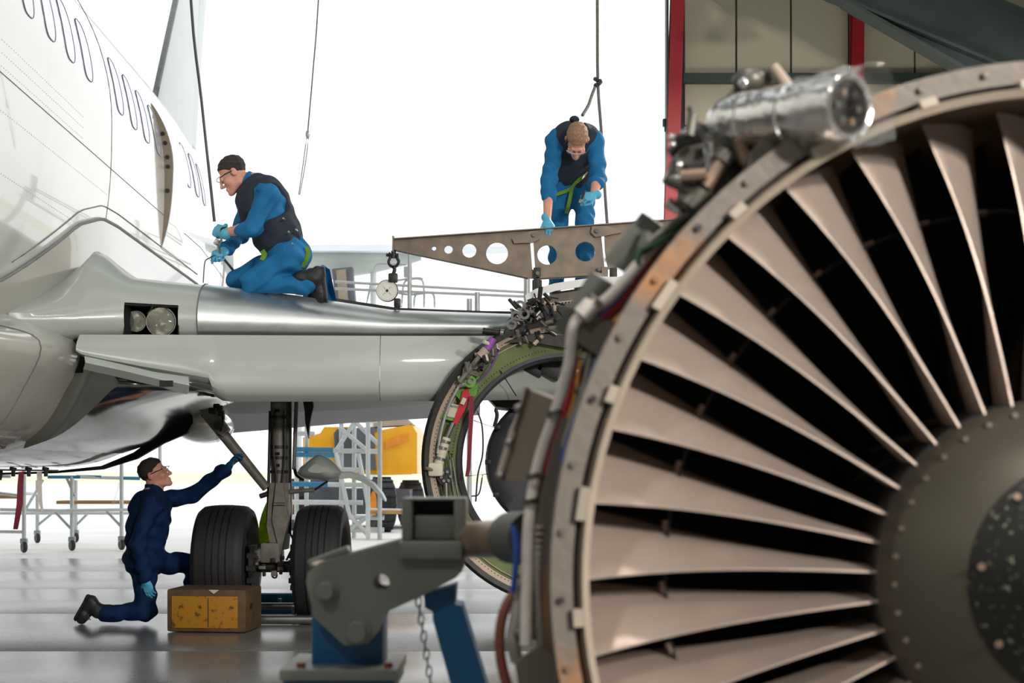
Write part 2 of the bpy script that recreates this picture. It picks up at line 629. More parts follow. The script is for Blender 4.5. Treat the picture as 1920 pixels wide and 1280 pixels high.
floor = structure(MB().box((-1.5, 4.5, -0.115), (25.4, 29.4, 0.19)), 'floor', 'joint_dark')
slab = None
SX, SY = 25.4, 2.45
for i in range(1):
    for j in range(12):
        x, y = -14.2 + SX * (i + 0.5), -10.2 + SY * (j + 0.5)
        if slab is None:
            slab0 = (x, y)
            slab = MB().bbox((x, y, -0.01), (SX - 0.014, SY - 0.007, 0.02), 0.0012).build('floor_slab', 'floor_concrete', floor)
        else:
            inst(slab, floor, (x - slab0[0], y - slab0[1], 0))
structure(MB().box((0, 69.2, -0.06), (220, 100, 0.1)), 'apron_ground', 'tarmac')
structure(MB().box((0, 420, -0.08), (1600, 602, 0.1)), 'field_ground', 'grass_field')
structure(MB().box((-14.3, 4, 4.2), (0.2, 31, 8.4)), 'wall_left', 'hall_wall')
structure(MB().box((11.2, 4.2, 2.4), (0.2, 30.4, 4.8)), 'wall_right', 'hall_wall')
structure(MB().box((-1.5, -11.3, 5.0), (26, 0.2, 10)), 'wall_rear', 'hall_wall')


def rafz(x):
    return 6.8 - 0.42 * (x - 3.86) if x > -8 else 6.8 + 0.42 * 11.86 + 0.62 * (x + 8)


RL = [(-9.0, -7.2), (-4.2, -2.4), (0.8, 2.6), (5.8, 7.6), (11.0, 12.8)]      # rooflight strips across the roof
ceil = MB()
ridge = rafz(-7.999) + 1.0


def roof_piece(x0, x1, y0, y1, mb, th=0.12):
    q0, q1 = (ridge if x0 == -8 else rafz(x0) + 1.0), (ridge if x1 == -8 else rafz(x1) + 1.0)
    mb.prism([(x0, y0, q0), (x1, y0, q1), (x1, y0, q1 + th), (x0, y0, q0 + th)], (0, y1 - y0, 0))


roof_piece(-14.4, -8, -11.4, 19.6, ceil)
roof_piece(9.5, 11.4, -11.4, 19.6, ceil)
cuts = [-11.4] + [v for r_ in RL for v in r_] + [19.6]
for y0, y1 in zip(cuts[0::2], cuts[1::2]):
    roof_piece(-8, 9.5, y0, y1, ceil)
ceilo = structure(ceil, 'ceiling', 'roof_sheet')
for y0, y1 in RL:
    for i in range(7):
        x0 = -8 + 2.5 * i
        pane = MB()
        roof_piece(x0 + 0.02, x0 + 2.48, y0 + 0.02, y1 - 0.02, pane, 0.01)
        pane.build('rooflight_pane', 'rooflight', ceilo)
for k, xx in enumerate((9.5, 7.9, 6.3, 4.7, 3.1, 1.5, -1.5, -4.5)):
    structure(MB().box((xx, 4, rafz(xx) + 0.88), (0.09, 30, 0.2)), 'trim_purlin', 'frame_green')
for yy in (17.0, 9.0, 1.0, -7.0):
    r = MB()
    L = [(-8, rafz(-7.999)), (11.1, rafz(11.1))]
    # haunched I-section: bottom flange, web, top flange
    for dz, th, wd in ((0.0, 0.04, 0.26), (0.04, 0.72, 0.03), (0.76, 0.04, 0.26)):
        r.prism([(L[0][0], yy - wd / 2, L[0][1] + dz), (L[1][0], yy - wd / 2, L[1][1] + dz), (L[1][0], yy - wd / 2, L[1][1] + dz + th),
                 (L[0][0], yy - wd / 2, L[0][1] + dz + th)], (0, wd, 0))
    rf = structure(r, 'trim_rafter', 'frame_green')
    # diagonal haunch plate along the bottom flange
    h = MB()
    h.prism([(3.95, yy - 0.14, rafz(3.95) - 0.01), (11.0, yy - 0.14, rafz(11.0) - 1.1), (11.0, yy - 0.14, rafz(11.0) - 1.0), (3.95, yy - 0.14, rafz(3.95) + 0.03)], (0, 0.28, 0))
    h.build('haunch_flange', 'frame_green', rf)
    h = MB()
    h.prism([(3.95, yy - 0.01, rafz(3.95)), (11.0, yy - 0.01, rafz(11.0) - 1.0), (11.0, yy - 0.01, rafz(11.0))], (0, 0.02, 0))
    h.build('haunch_web', 'frame_green', rf)

# the end wall beside the door
WY = 19.0


def wx(px):
    return (px - 960) / FPX * WY


def wz(py):
    return CAMH + (HZ - py) / FPX * WY


wf = structure(MB().box(((wx(1262) + 11.1) / 2, WY + 0.16, 4.2), (11.1 - wx(1262), 0.06, 8.6)), 'wall_far', 'joint_dark')
edges = [1284, 1382, 1485, 1594, 1718, 1824, 1930, 2036, 2142, 2248, 2354, 2500]
rows = [(0.02, wz(612)), (wz(608), wz(384)), (wz(380), wz(234)), (wz(232), wz(150)), (wz(146), wz(-200))]
for i in range(len(edges) - 1):
    for z0, z1 in rows:
        x0, x1 = wx(edges[i] + 1.6), wx(edges[i + 1] - 1.6)
        MB().bbox(((x0 + x1) / 2, WY + 0.10, (z0 + z1) / 2), (x1 - x0, 0.08, z1 - z0 - 0.008), 0.012).build('wall_panel', 'wall_panel', wf)
gt = structure(MB().box((wx(1890), WY - 0.02, wz(148)), (wx(2500) - wx(1280), 0.12, 0.12)), 'trim_girt', 'frame_green')


def hcol(pt0, pt1, pb0, pb1, name):
    """I-section steel column in front of the end wall"""
    m = MB()
    zt, zb = wz(-170), 0.0
    sl0, sl1 = (pt0 - pb0) / 390.0, (pt1 - pb1) / 390.0

    def xa(p, s, z):
        py = HZ - (z - CAMH) * FPX / WY
        return wx(p - s * py)
    for y0, th, f in ((WY - 0.16, 0.025, 0.0), (WY - 0.135, 0.12, 0.42), (WY - 0.015, 0.025, 0.0)):
        a, b, c, d = xa(pt0, sl0, zb), xa(pt1, sl1, zb), xa(pt1, sl1, zt), xa(pt0, sl0, zt)
        if f:
            a, b, c, d = a + (b - a) * f, b - (b - a) * f, c - (c - d) * f, d + (c - d) * f
        m.prism([(a, y0, zb), (b, y0, zb), (c, y0, zt), (d, y0, zt)], (0, th, 0))
    return structure(m, name, 'red_column')


hcol(1256, 1281, 1245, 1269, 'trim_door_column')
hcol(1594, 1616, 1590, 1612, 'trim_wall_column')
jb = structure(MB().box((wx(1249.5), WY - 0.05, 4.3), (0.03, 0.2, 8.6)), 'trim_door_jamb', 'frame_green')
limit = thing('limit_switch', W(1246, 240, WY), 'small dark switch box on the red door column', 'switch')
c = W(1246, 232, WY)
MB().bbox(c + Vector((0, -0.05, 0)), (0.06, 0.08, 0.1), 0.01).build('housing', 'gear_dark', limit)
MB().cyl(c + Vector((0, -0.06, -0.05)), c + Vector((0, -0.06, -0.12)), 0.012).build('plunger', 'steel', limit)

for i, (lx, ly, lz, lw) in enumerate(FILL_LAMPS):  # lamps added out of view to light the fan and far wall
    lt = thing('added_fill_lamp', (lx, ly, lz), 'unseen round fill lamp added under the hall roof', 'lamp', 'added fill lamps under the roof')
    o = Vector((lx, ly, lz))
    if ly < -3.6 and lx > 3:
        lt['label'] = 'unseen round fill lamp added and tilted towards the removed engine'
        lt['group'] = 'tilted added fill lamps'
    up_ = (Vector((lx, ly, lz)) - Vector((0.9, 2.6, 1.0))).normalized() if ly < -3.6 and lx > 3 else Vector((0, 0, 1))     # two of the added lamps are tilted to brighten the engine
    MB().lathe([(0.06, 0.42), (0.12, 0.4), (0.14, 0.22), (0.3, 0.02), (0.3, 0.0), (0.27, 0.0), (0.12, 0.2), (0.0, 0.2)], o, up_, seg=24).build('shade', 'galvanised', lt)
    MB().cyl(o + up_ * 0.03, o + up_ * 0.05, 0.25, seg=24).build('lens', 'fill_lamp_lens', lt)
    MB().cyl(o + up_ * 0.36, (lx + up_.x * 0.36, ly + up_.y * 0.36, rafz(lx) + 0.97), 0.012, seg=6).build('stem', 'galvanised', lt)
    la = bpy.data.lights.new('added_fill_light', 'AREA')
    la.shape = 'DISK'
    la.size = 0.55
    la.energy = lw
    la.color = (1.0, 0.93, 0.85)
    lo = bpy.data.objects.new('added_fill_light', la)
    lo.location = up_ * -0.02
    lo.rotation_euler = (-up_).to_track_quat('-Z', 'Y').to_euler()
    COL.objects.link(lo)
    lo.parent = lt

# ------------------------------------------------------------------ the airliner
AX = -0.0412          # its axis runs slightly to the side of the line of sight


def lerp_tab(x, tab):
    return float(np.interp(x, [t[0] for t in tab], [t[1] for t in tab]))


F_W = [(-2.3, 0.05), (-2.0, 0.45), (-1.2, 0.95), (0, 1.35), (1.5, 1.68), (3, 1.83), (4.5, 1.88), (15.5, 1.88), (18, 1.74), (21, 1.4), (24, 0.95), (27, 0.45), (28.5, 0.12)]
F_T = [(-2.3, 0.05), (-2.0, 0.4), (-1.2, 0.85), (0, 1.25), (1.5, 1.68), (3, 1.83), (4.5, 1.88), (15.5, 1.88), (18, 1.78), (21, 1.5), (24, 1.1), (27, 0.55), (28.5, 0.12)]
F_B = [(-2.3, 0.05), (-2.0, 0.5), (-1.2, 1.0), (0, 1.5), (1.5, 1.95), (3, 2.2), (4.5, 2.25), (15.5, 2.25), (18, 1.95), (21, 1.5), (24, 1.05), (27, 0.5), (28.5, 0.12)]
F_Z = [(-2.3, 3.35), (0, 3.6), (3, 3.95), (4.5, 4.0), (15.5, 4.0), (18, 4.08), (21, 4.3), (24, 4.62), (27, 5.05), (28.5, 5.25)]


def fus_pt(y, a, off=0.0):
    w, t, b, zc = lerp_tab(y, F_W) + off, lerp_tab(y, F_T) + off, lerp_tab(y, F_B) + off, lerp_tab(y, F_Z)
    ca, sa = math.cos(a), math.sin(a)
    xc = -4.63 + AX * y
    if sa >= 0:
        return Vector((xc + w * ca, y, zc + t * sa))
    e = 2 / 2.6
    return Vector((xc + w * math.copysign(abs(ca) ** e, ca), y, zc - b * abs(sa) ** e))


def fus_z(y, z, off=0.0):
    zc = lerp_tab(y, F_Z)
    if z >= zc:
        return fus_pt(y, math.asin(min(1, (z - zc) / lerp_tab(y, F_T))), off)
    q = min(1, (zc - z) / lerp_tab(y, F_B)) ** 1.3
    return fus_pt(y, -math.asin(q), off)


air = thing('airliner', (-4.9, 9, 0), 'white twin-engine airliner with a fan cowl ring open on its near wing', 'aircraft')
ys = [-2.3, -2.15, -2, -1.6, -1.2, -0.6, 0, 0.7, 1.5, 2.3, 3, 3.8, 4.5] + list(np.arange(5.5, 15.6, 1.0)) + list(np.arange(16, 28.6, 0.75)) + [28.5]
fus = MB().loft([[fus_pt(y, 2 * math.pi * k / 96) for k in range(96)] for y in ys], close=True, caps=True).build('fuselage', 'white_paint', air, sharp=60)

# cabin windows: dark gasket ring and a pane whitened for the sky it reflects
wy0, pitch = 9.3, 0.508


def winpt(y, zc, hw, hh, a, off):
    e = 2 / 3.2
    cu, sv = math.cos(a), math.sin(a)
    du = math.copysign(abs(cu) ** e, cu) * hw
    dv = math.copysign(abs(sv) ** e, sv) * hh
    return fus_z(y + du, zc + dv, off)


for k in range(-5, 14):
    if k in (4,):
        continue
    y = wy0 + pitch * k - 0.06
    zc = 4.37
    N = 28
    A = [2 * math.pi * i / N for i in range(N)]
    r0 = [winpt(y, zc, 0.1365, 0.2315, a, 0.001) for a in A]
    r1 = [winpt(y, zc, 0.1355, 0.2305, a, 0.006) for a in A]
    r2 = [winpt(y, zc, 0.1315, 0.2265, a, 0.006) for a in A]
    r3 = [winpt(y, zc, 0.129, 0.224, a, 0.001) for a in A]
    MB().loft([r0, r1, r2, r3], close=True).build('window_frame', 'gasket', fus)
    p0 = [winpt(y, zc, 0.130, 0.225, a, 0.003) for a in A]
    p1 = [winpt(y, zc, 0.06, 0.11, a, 0.003) for a in A]
    m = MB().loft([p0, p1], close=True)
    m.add(p1, [tuple(range(N))])
    m.build('sky_white_pane', 'sky_white_pane', fus)


def seam(pts, name='panel_seam', r=0.0035, m='seam', par=None):
    return MB().tube(pts, r, seg=5).build(name, m, par or fus)


for z in (3.62, 5.25):
    seam([fus_z(y, z, 0.0005) for y in np.arange(5, 18.1, 0.5)], r=0.003)
for z, r in ((5.28, 0.006),):
    seam([fus_z(y, z + 0.06, 0.002) for y in np.arange(5, 20.1, 0.5)], r=0.01, m='knit_grey')
for y in (8.1, 11.45):
    seam([fus_pt(y, math.radians(a), 0.0005) for a in range(-24, 80, 3)], r=0.003)
rv = MB()
for z in (3.05, 3.40, 3.66, 3.74, 3.82):
    for y in np.arange(8.0, 10.6 if z > 3.5 else 11.4, 0.045):
        p = fus_z(y, z, 0.001)
        rv.add([p + Vector((0, -0.004, -0.004)), p + Vector((0, 0.004, -0.004)), p + Vector((0, 0.004, 0.004)), p + Vector((0, -0.004, 0.004)), p + Vector((0.003, 0, 0))],
               [(0, 1, 4), (1, 2, 4), (2, 3, 4), (3, 0, 4)])
rv.build('rivet_row', 'rivet', fus, kind='stuff')

# the door standing ajar: its thick curved edge faces the lens
de = MB()
ang = [math.radians(a) for a in np.linspace(-12.5, 21.5, 26)]
prot = [0.004 + 0.085 * math.sin(math.pi * i / 25) ** 0.9 for i in range(26)]
outer = [fus_pt(13.55, a, p) for a, p in zip(ang, prot)]
inner = [fus_pt(13.55, a, -0.02) for a in ang]
outer2 = [fus_pt(14.35, a, p * 0.8) for a, p in zip(ang, prot)]
inner2 = [fus_pt(14.35, a, -0.02) for a in ang]
de.loft([inner, outer, outer2, inner2], caps=False)
door = de.build('service_door', 'white_paint', fus, sharp=30)
ed = MB().loft([[p + Vector((0, -0.004, 0)) for p in inner], [p + Vector((-0.006, -0.004, 0)) for p in outer]])
ed.build('door_edge_trim', 'box_taupe', fus)
for i in (8, 11, 13, 16, 18):
    p = (inner[i] + outer[i]) / 2
    MB().cyl(p + Vector((0, -0.02, 0)), p, 0.02, seg=8).build('door_latch', 'gear_dark', fus)

# tail fin with rudder
fin = [(20.9, 5.5), (22.2, 7.15), (23.7, 9.0), (26.1, 12.0), (26.3, 12.0)]
fb = [(24.3, 5.5), (24.75, 7.2), (25.3, 9.0), (26.4, 12.0)]


def finx(y):
    return -4.63 + AX * y


rings = []
for z in np.linspace(5.4, 12.0, 12):
    le = float(np.interp(z, [5.5, 7.15, 9, 12], [20.9, 22.2, 23.7, 26.1]))
    te = float(np.interp(z, [5.5, 7.2, 9.0, 12], [24.3, 24.75, 25.35, 26.6]))
    c = te - le
    rg = []
    for t in (0, 0.02, 0.08, 0.2, 0.4, 0.65, 0.8, 1.0):
        rg.append(Vector((finx(le) + 0.10 * c / 3.5 * (1.0 if t == 0 else 1) * math.sqrt(t) * (1 - t) * 2.6, le + c * t, z)))
    for t in (0.8, 0.65, 0.4, 0.2, 0.08, 0.02):
        rg.append(Vector((finx(le) - 0.10 * c / 3.5 * math.sqrt(t) * (1 - t) * 2.6, le + c * t, z)))
    rings.append(rg)
finp = MB().loft(rings, close=True, caps=True).build('tail_fin', 'fin_paint', air, sharp=50)
MB().tube([(finx(0) + AX * le + 0.0, le - 0.01, z) for le, z in ((20.9, 5.5), (22.2, 7.15), (23.7, 9.0), (26.1, 12.0))], 0.05, seg=8).build('fin_leading_edge', 'knit_grey', finp)
rud = MB()
ro = []
for z in np.linspace(6.9, 11.6, 8):
    te = float(np.interp(z, [5.5, 7.2, 9.0, 12], [24.3, 24.75, 25.35, 26.6]))
    c = 0.75
    x = finx(te)
    ro.append([Vector((x + 0.06, te + 0.02, z)), Vector((x + 0.05, te + c * 0.4, z)), Vector((x, te + c, z)), Vector((x - 0.05, te + c * 0.4, z)), Vector((x - 0.06, te + 0.02, z))])
MB().loft(ro, close=True, caps=True).build('rudder', 'wing_grey_paint', finp)

# ---- wing-body fairing
FZ_TOP = [(7.4, 1.95), (8.2, 2.02), (9.0, 2.25), (9.6, 2.5), (10.1, 2.75), (10.7, 3.05), (11.3, 3.2), (11.8, 3.22), (16, 3.22)]
F_HW = [(7.4, 1.2), (8.0, 1.62), (8.6, 1.86), (9.2, 2.04), (9.6, 2.1), (12.6, 2.12), (16, 1.88)]
F_ZB = [(7.4, 1.78), (8.0, 1.45), (8.6, 1.3), (9.2, 1.22), (13.6, 1.2)]


def fair_ring(y, n=40):
    hw, zb, zt = lerp_tab(y, F_HW), lerp_tab(y, F_ZB), lerp_tab(y, FZ_TOP)
    xc = -4.63 + AX * y
    top = fus_z(y, zt, 0.012)
    wt = top.x - xc
    pts = []
    ctrl = [(wt, zt), (wt + (hw - wt) * 0.35, zt - (zt - 2.0) * 0.45), (hw, 2.0 + 0.02), (hw - 0.10, 1.72), (hw - 0.32, 1.42), (hw - 0.75, zb + 0.04), (hw - 1.4, zb), (0, zb - 0.03)]
    P = spline([Vector((a, 0, b)) for a, b in ctrl], 5)
    R = [Vector((xc + p.x, y, p.z)) for p in P]
    Lf = [Vector((xc - p.x, y, p.z)) for p in reversed(P[:-1])]
    return R + Lf


fy = list(np.arange(7.4, 12.61, 0.2))
NT = 11
fair = MB().loft([fair_ring(y) for y in fy]).build('belly_fairing', 'fairing_paint', air, sharp=70)
for sl in (slice(0, NT), slice(-NT, None)):
    MB().loft([fair_ring(y)[sl] for y in np.arange(12.6, 15.7, 0.25)]).build('upper_fairing', 'fairing_paint', fair, sharp=70)
lip = MB()
last = fair_ring(12.6)[NT - 1:-NT + 1]
ins = [p + Vector((-0.04 if p.x > -4.63 + AX * 12.6 else 0.04, 0.01, 0.07)) for p in last]
lip.loft([last, [p + Vector((0, 0.03, 0)) for p in last], ins])
lip.build('wheel_well_lip', 'black_rubber', fair)
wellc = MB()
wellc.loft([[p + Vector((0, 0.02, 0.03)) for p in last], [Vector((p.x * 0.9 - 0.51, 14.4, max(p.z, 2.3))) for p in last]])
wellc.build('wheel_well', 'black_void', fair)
aft = MB()
rr = []
for y in np.arange(12.9, 16.6, 0.4):
    xc = -4.63 + AX * y
    s = 1 - ((y - 12.9) / 4.2) ** 2
    z0 = 1.62 + 0.35 * (1 - s)
    rr.append([Vector((xc + a * s, y, b + 0.3 * (1 - s))) for a, b in ((1.7, 2.7), (2.02, 2.3), (1.95, 1.95), (1.7, 1.72), (1.3, 1.62), (0, 1.58), (-1.3, 1.62), (-1.7, 1.72), (-1.95, 1.95), (-2.02, 2.3), (-1.7, 2.7))])
MB().loft(rr, caps=False).build('aft_fairing', 'white_paint', fair, sharp=60)
# seam that follows the fairing's upper edge, and its sealing strip
seam([fus_z(y, lerp_tab(y, FZ_TOP), 0.016) for y in np.arange(7.6, 15.6, 0.15)], 'sealing_strip', 0.012, 'knit_grey', fair)
seam([fus_z(y, lerp_tab(y, FZ_TOP) + 0.10, 0.004) for y in np.arange(9.6, 15.6, 0.15)], 'fairing_seam', 0.004, 'seam', fair)
sc = [fair_ring(y)[i] + Vector((0.002, -0.002, 0)) for y, i in zip(np.linspace(8.5, 10.1, 14), np.linspace(33, 3, 14).astype(int))]
seam([fair_ring(9.05)[i] + Vector((0.003, -0.003, 0)) for i in range(0, 34)], 'fairing_joint', 0.004, 'seam', fair)
sc = MB().lathe([(0.0, 0.0), (0.12, 0.0), (0.15, 0.05)], fus_z(7.98, 2.0, 0.0) + Vector((0.02, -0.02, -0.2)), (0.9, -0.35, -0.25), seg=20)
sc.build('air_scoop', 'black_void', fair)

# ---- wing
LEY = lambda x: 9.5 + (x + 2.92) * 0.47
ZB = [(-3.6, 2.06), (-2.92, 2.09), (-2.2, 2.12), (-0.9, 2.17), (0, 2.21), (1.5, 2.3), (7, 2.68)]
ZT = [(-3.6, 2.56), (-2.92, 2.55), (-2.2, 2.52), (-1.6, 2.475), (-0.9, 2.40), (0, 2.415), (1.5, 2.52), (7, 2.86)]
CH = [(-3.6, 4.0), (-2.2, 3.5), (0, 2.9), (7, 1.8)]
PHI = [0, 9, 18, 30, 45, 60, 75, 90]
PSI = [80, 60, 40, 20]
D0 = 0.34


def wing_sec(x, off=0.0):
    zb, zt, c, y0 = lerp_tab(x, ZB), lerp_tab(x, ZT), lerp_tab(x, CH), LEY(x)
    zm = zb + 0.32 * (zt - zb)
    P = []
    for q in PSI:
        s, co = math.sin(math.radians(q)), math.cos(math.radians(q))
        P.append(Vector((x, y0 + 0.10 * (1 - co) - off * co, zm - (zm - zb + off) * s)))
    for f in PHI:
        s, co = math.sin(math.radians(f)), math.cos(math.radians(f))
        tq = min(1.0, max(0.0, (-2.60 - x) / 0.34))
        fl_ = 0.19 * tq * tq * (3 - 2 * tq)
        bk_ = max(0.0, -2.925 - x) * 3.2 * s
        P.append(Vector((x, y0 + D0 * (1 - co) - off * co + 1.0 * fl_ * s + bk_, zm + (zt - zm + off) * s + fl_ * s ** 1.3)))
    n_front = len(P)
    th = zt - zb
    for t, f in ((0.35, 0.97), (0.6, 0.72), (0.8, 0.45), (1.0, 0.12)):
        P.append(Vector((x, y0 + D0 + (c - D0) * t, zb + th * f)))
    for t, f in ((1.0, 0.08), (0.7, -0.06), (0.4, -0.16), (0.1, -0.12)):
        P.append(Vector((x, y0 + 0.1 + (c - 0.1) * t, zb + th * f)))
    return P, n_front


gx = [-3.3, -3.1, -2.92, -2.85, -2.78, -2.70, -2.63, -2.46, -2.30, -2.18]
gl = MB()
rings = [wing_sec(x)[0] for x in gx]
m = len(rings[0])
vs = [p for r in rings for p in r]
fs = []
for i in range(len(gx) - 1):
    for j in range(m):
        k = (j + 1) % m
        if 6 <= i < 8 and 1 <= j < 6:        # landing light opening
            continue
        fs.append((i * m + j, i * m + k, (i + 1) * m + k, (i + 1) * m + j))
gl.add(vs, fs)
glove = gl.build('wing_root_glove', 'wing_grey_paint', air, sharp=60)
wingx = [-2.18, -1.9, -1.6, -1.3, -0.9, -0.45, 0, 0.5, 1.0, 1.5, 2.5, 4, 5.5, 7]
wing = MB().loft([wing_sec(x)[0] for x in wingx], close=True, caps=True).build('wing', 'wing_grey_paint', air, sharp=60)
le = MB()
rg = []
for x in [-2.18, -1.9, -1.6, -1.3, -0.9, -0.45, 0, 0.4]:
    P, nf = wing_sec(x, 0.006)
    rg.append(P[:nf])
le.loft(rg)
le.build('leading_edge_skin', 'bare_aluminium', wing, sharp=60)
for x in (-2.18,):
    P, nf = wing_sec(x, 0.008)
    MB().tube(P[:nf], 0.004, seg=5).build('skin_joint', 'seam', wing)
# dark walkway strip behind the crest
ws = MB()
ra = [Vector((x, LEY(x) + 0.75, lerp_tab(x, ZT) + 0.0)) for x in np.linspace(-1.6, 1.2, 9)]
ws.loft([ra, [p + Vector((0, 0.02, 0.075)) for p in ra], [p + Vector((0, 0.3, 0.07)) for p in ra]])
ws.build('walkway_strip', 'gear_dark', wing)
# landing lights behind their cut-out
hx0, hx1, hz0, hz1 = -2.63, -2.30, 2.112, 2.322
lb = MB()
yb = LEY(-2.46) + 0.26
fr = [Vector((hx0, LEY(hx0) + 0.015, hz0)), Vector((hx1, LEY(hx1) + 0.015, hz0)), Vector((hx1, LEY(hx1) + 0.03, hz1)), Vector((hx0, LEY(hx0) + 0.03, hz1))]
bk = [Vector((p.x, yb, p.z)) for p in fr]
lb.loft([[p + Vector((0, 0.01, 0)) for p in fr], bk], close=True)
lb.add(bk, [(0, 1, 2, 3)])
lb.build('lamp_housing', 'black_void', glove, flip=False)
MB().tube([p + Vector((0, -0.004, 0)) for p in fr], 0.008, seg=6, closed=True).build('housing_rim', 'gear_dark', glove)
for (px, py, r) in ((254, 602, 0.07), (302, 603, 0.098)):
    p = W(px, py, LEY(-2.46) + 0.10)
    MB().lathe([(0.0, 0.10), (r * 0.5, 0.08), (r * 0.9, 0.02), (r, 0.0), (r * 1.06, 0.0), (r * 1.06, 0.05)], p, (0, 1, 0), seg=28).build('lamp_reflector', 'reflector', glove)
    MB().lathe([(0.0, -0.03), (r * 0.5, -0.022), (r * 0.95, 0.0)], p, (0, 1, 0), seg=28).build('lamp_glass', 'glass_lens', glove)
MB().tube([W(276, 588, 9.72), W(286, 575, 9.72)], 0.006).build('bulb_clip', 'steel', glove)

# Krueger flaps hanging under the leading edge
def krug(name, pxs, bot, zcurve=0.09, th=0.03):
    fr_, bk_ = [], []
    for px, pb in zip(pxs, bot):
        x = None
        Y = 9.9
        for _ in range(8):
            x = (px - 960) / FPX * Y
            Y = LEY(x) - 0.03
        zt = lerp_tab(x, ZB) + 0.008
        zb = CAMH + (HZ - pb) / FPX * (Y - 0.04)
        f, b = [], []
        for s in np.linspace(0, 1, 14):
            z = zt + (zb - zt) * s
            yy = Y - zcurve * math.sin(math.pi * min(1, s * 0.62 + 0.02)) + (0.10 * max(0, (s - 0.8) / 0.2) ** 2)
            f.append(Vector((x, yy, z)))
            b.append(Vector((x, yy + th + 0.03 * s, z + 0.012 * s)))
        fr_.append(f + b[::-1])
    return MB().loft(fr_, close=True, caps=True).build(name, 'wing_grey_paint', wing, sharp=40)


krug('krueger_flap', [150, 160, 200, 270, 340, 396, 402, 416, 430, 560, 713], [665, 672, 682, 698, 712, 724, 742, 750, 752, 752, 751])
krug('krueger_flap', [714.3, 800, 900, 1000, 1080], [753, 751, 750, 748, 746])
# folding nose strip along the cut-away end, with its notches
ns = MB()
up = [(158, 667), (230, 683), (290, 697), (353, 706)]
dn = [(156, 692), (222, 707), (286, 722), (350, 739)]
front = [W(a, b, 9.42 + i * 0.055) for i, (a, b) in enumerate(up)]
mid = [W(a + 2, (b + d) / 2, 9.36 + i * 0.055) for i, ((a, b), (c_, d)) in enumerate(zip(up, dn))]
low = [W(a, b, 9.41 + i * 0.055) for i, (a, b) in enumerate(dn)]
back = [p + Vector((0, 0.05, 0.01)) for p in low]
bk2 = [p + Vector((0, 0.05, 0)) for p in front]
ns.loft([[front[i], mid[i], low[i], back[i], bk2[i]] for i in range(4)], close=True, caps=True)
ns.build('flap_nose_strip', 'wing_grey_paint', wing, sharp=50)
for a, b, w_, h_ in ((230, 712, 0.05, 0.012), (312, 719, 0.085, 0.04)):
    MB().box(W(a, b, 9.37), (w_, 0.03, h_)).build('nose_notch', 'gear_dark', wing)
# black block painted in for the shade of the gap behind the flap end
MB().box(W(142, 671, 9.75), (0.17, 0.3, 0.22)).build('flap_gap_shade', 'black_void', wing)
# underside of the root: polished flare between belly and wing
fr_ = []
for y, g in ((9.62, 0.0), (9.9, 0.6), (10.4, 0.95), (11.2, 1.0), (12.0, 0.9), (12.5, 0.6)):
    xb = -4.63 + AX * y + 2.06
    ctrl = [(-0.12, 1.92), (0.05, 1.88 - 0.12 * g), (0.25 + 0.2 * g, 1.84), (0.3 + 0.42 * g, 1.80), (0.3 + 0.46 * g, 1.765), (0.25 + 0.3 * g, 1.73), (0.16 + 0.05 * g, 1.64), (0.03, 1.52), (-0.12, 1.42), (-0.34, 1.34)]
    P = spline([Vector((a, 0, b)) for a, b in ctrl], 3)
    fr_.append([Vector((xb + p.x, y, p.z)) for p in P])
MB().loft(fr_, caps=True).build('root_flare', 'polished_metal', fair, sharp=60)
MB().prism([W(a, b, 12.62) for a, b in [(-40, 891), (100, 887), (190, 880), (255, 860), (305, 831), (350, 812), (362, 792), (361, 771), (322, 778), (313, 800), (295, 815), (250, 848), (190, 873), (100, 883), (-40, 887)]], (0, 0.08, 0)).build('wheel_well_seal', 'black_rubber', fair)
MB().ball(W(383, 798, 13.5), (0.24, 0.8, 0.17), 24, 14).build('aft_blister', 'white_paint', fair)
# trailing edge flap hanging behind the gear
tf = MB()
for (pts, z) in (([(250, 790), (420, 775), (660, 768), (900, 750), (900, 790), (800, 787), (620, 795), (430, 812), (250, 826)], 15.0),):
    n_ = 4
    up_ = [W(a, b, z) for a, b in pts[:n_]]
    dn_ = [W(a, b, z + 0.55) for a, b in [(250, 826), (430, 812), (640, 794), (900, 778)]]
    tf.loft([[p, q, q + Vector((0, 0.03, 0.03)), p + Vector((0, 0.25, 0.06))] for p, q in zip(up_, dn_)], close=True, caps=True)
tf.build('trailing_flap', 'lit_flap_paint', wing)
tf = MB()
tf.loft([[W(a, b, 12.6), W(a, c_, 13.3), W(a, c_, 13.3) + Vector((0, 0.05, 0.04)), W(a, b, 12.6) + Vector((0, 0.3, 0.1))] for a, b, c_ in [(250, 735, 791), (420, 734, 777), (660, 732, 768), (900, 730, 750)]], close=True, caps=True)
tf.build('flap_vane', 'wing_grey_paint', wing)

# ---- main landing gear
GY = 11.3
G = lambda px, py, dy=0.0: W(px, py, GY + dy)
leg = MB().cyl(G(523, 690), G(523, 1010), 0.068, 0.062, 20).build('gear_strut', 'gear_paint', air)
MB().box((G(522, 745)), (0.2, 0.16, 0.06)).build('strut_collar', 'gear_dark', leg)
MB().cyl(G(539, 700, 0.02), G(538, 1000, 0.02), 0.036, seg=12).build('side_tube', 'gear_dark', leg)
MB().cyl(G(507, 770, -0.03), G(502, 985, -0.03), 0.013, seg=8).build('brake_line', 'gear_dark', leg)
for py in (782, 838, 858, 884, 912):
    MB().lathe([(0.066, -0.012), (0.076, -0.012), (0.076, 0.012), (0.066, 0.012)], G(523, py), (0, 0, 1), seg=20, closed_prof=True).build('strut_band', 'gear_dark', leg)
for py in (770, 850, 872):
    MB().box(G(520, py, -0.07), (0.035, 0.02, 0.022)).build('strut_clip', 'black_void', leg)
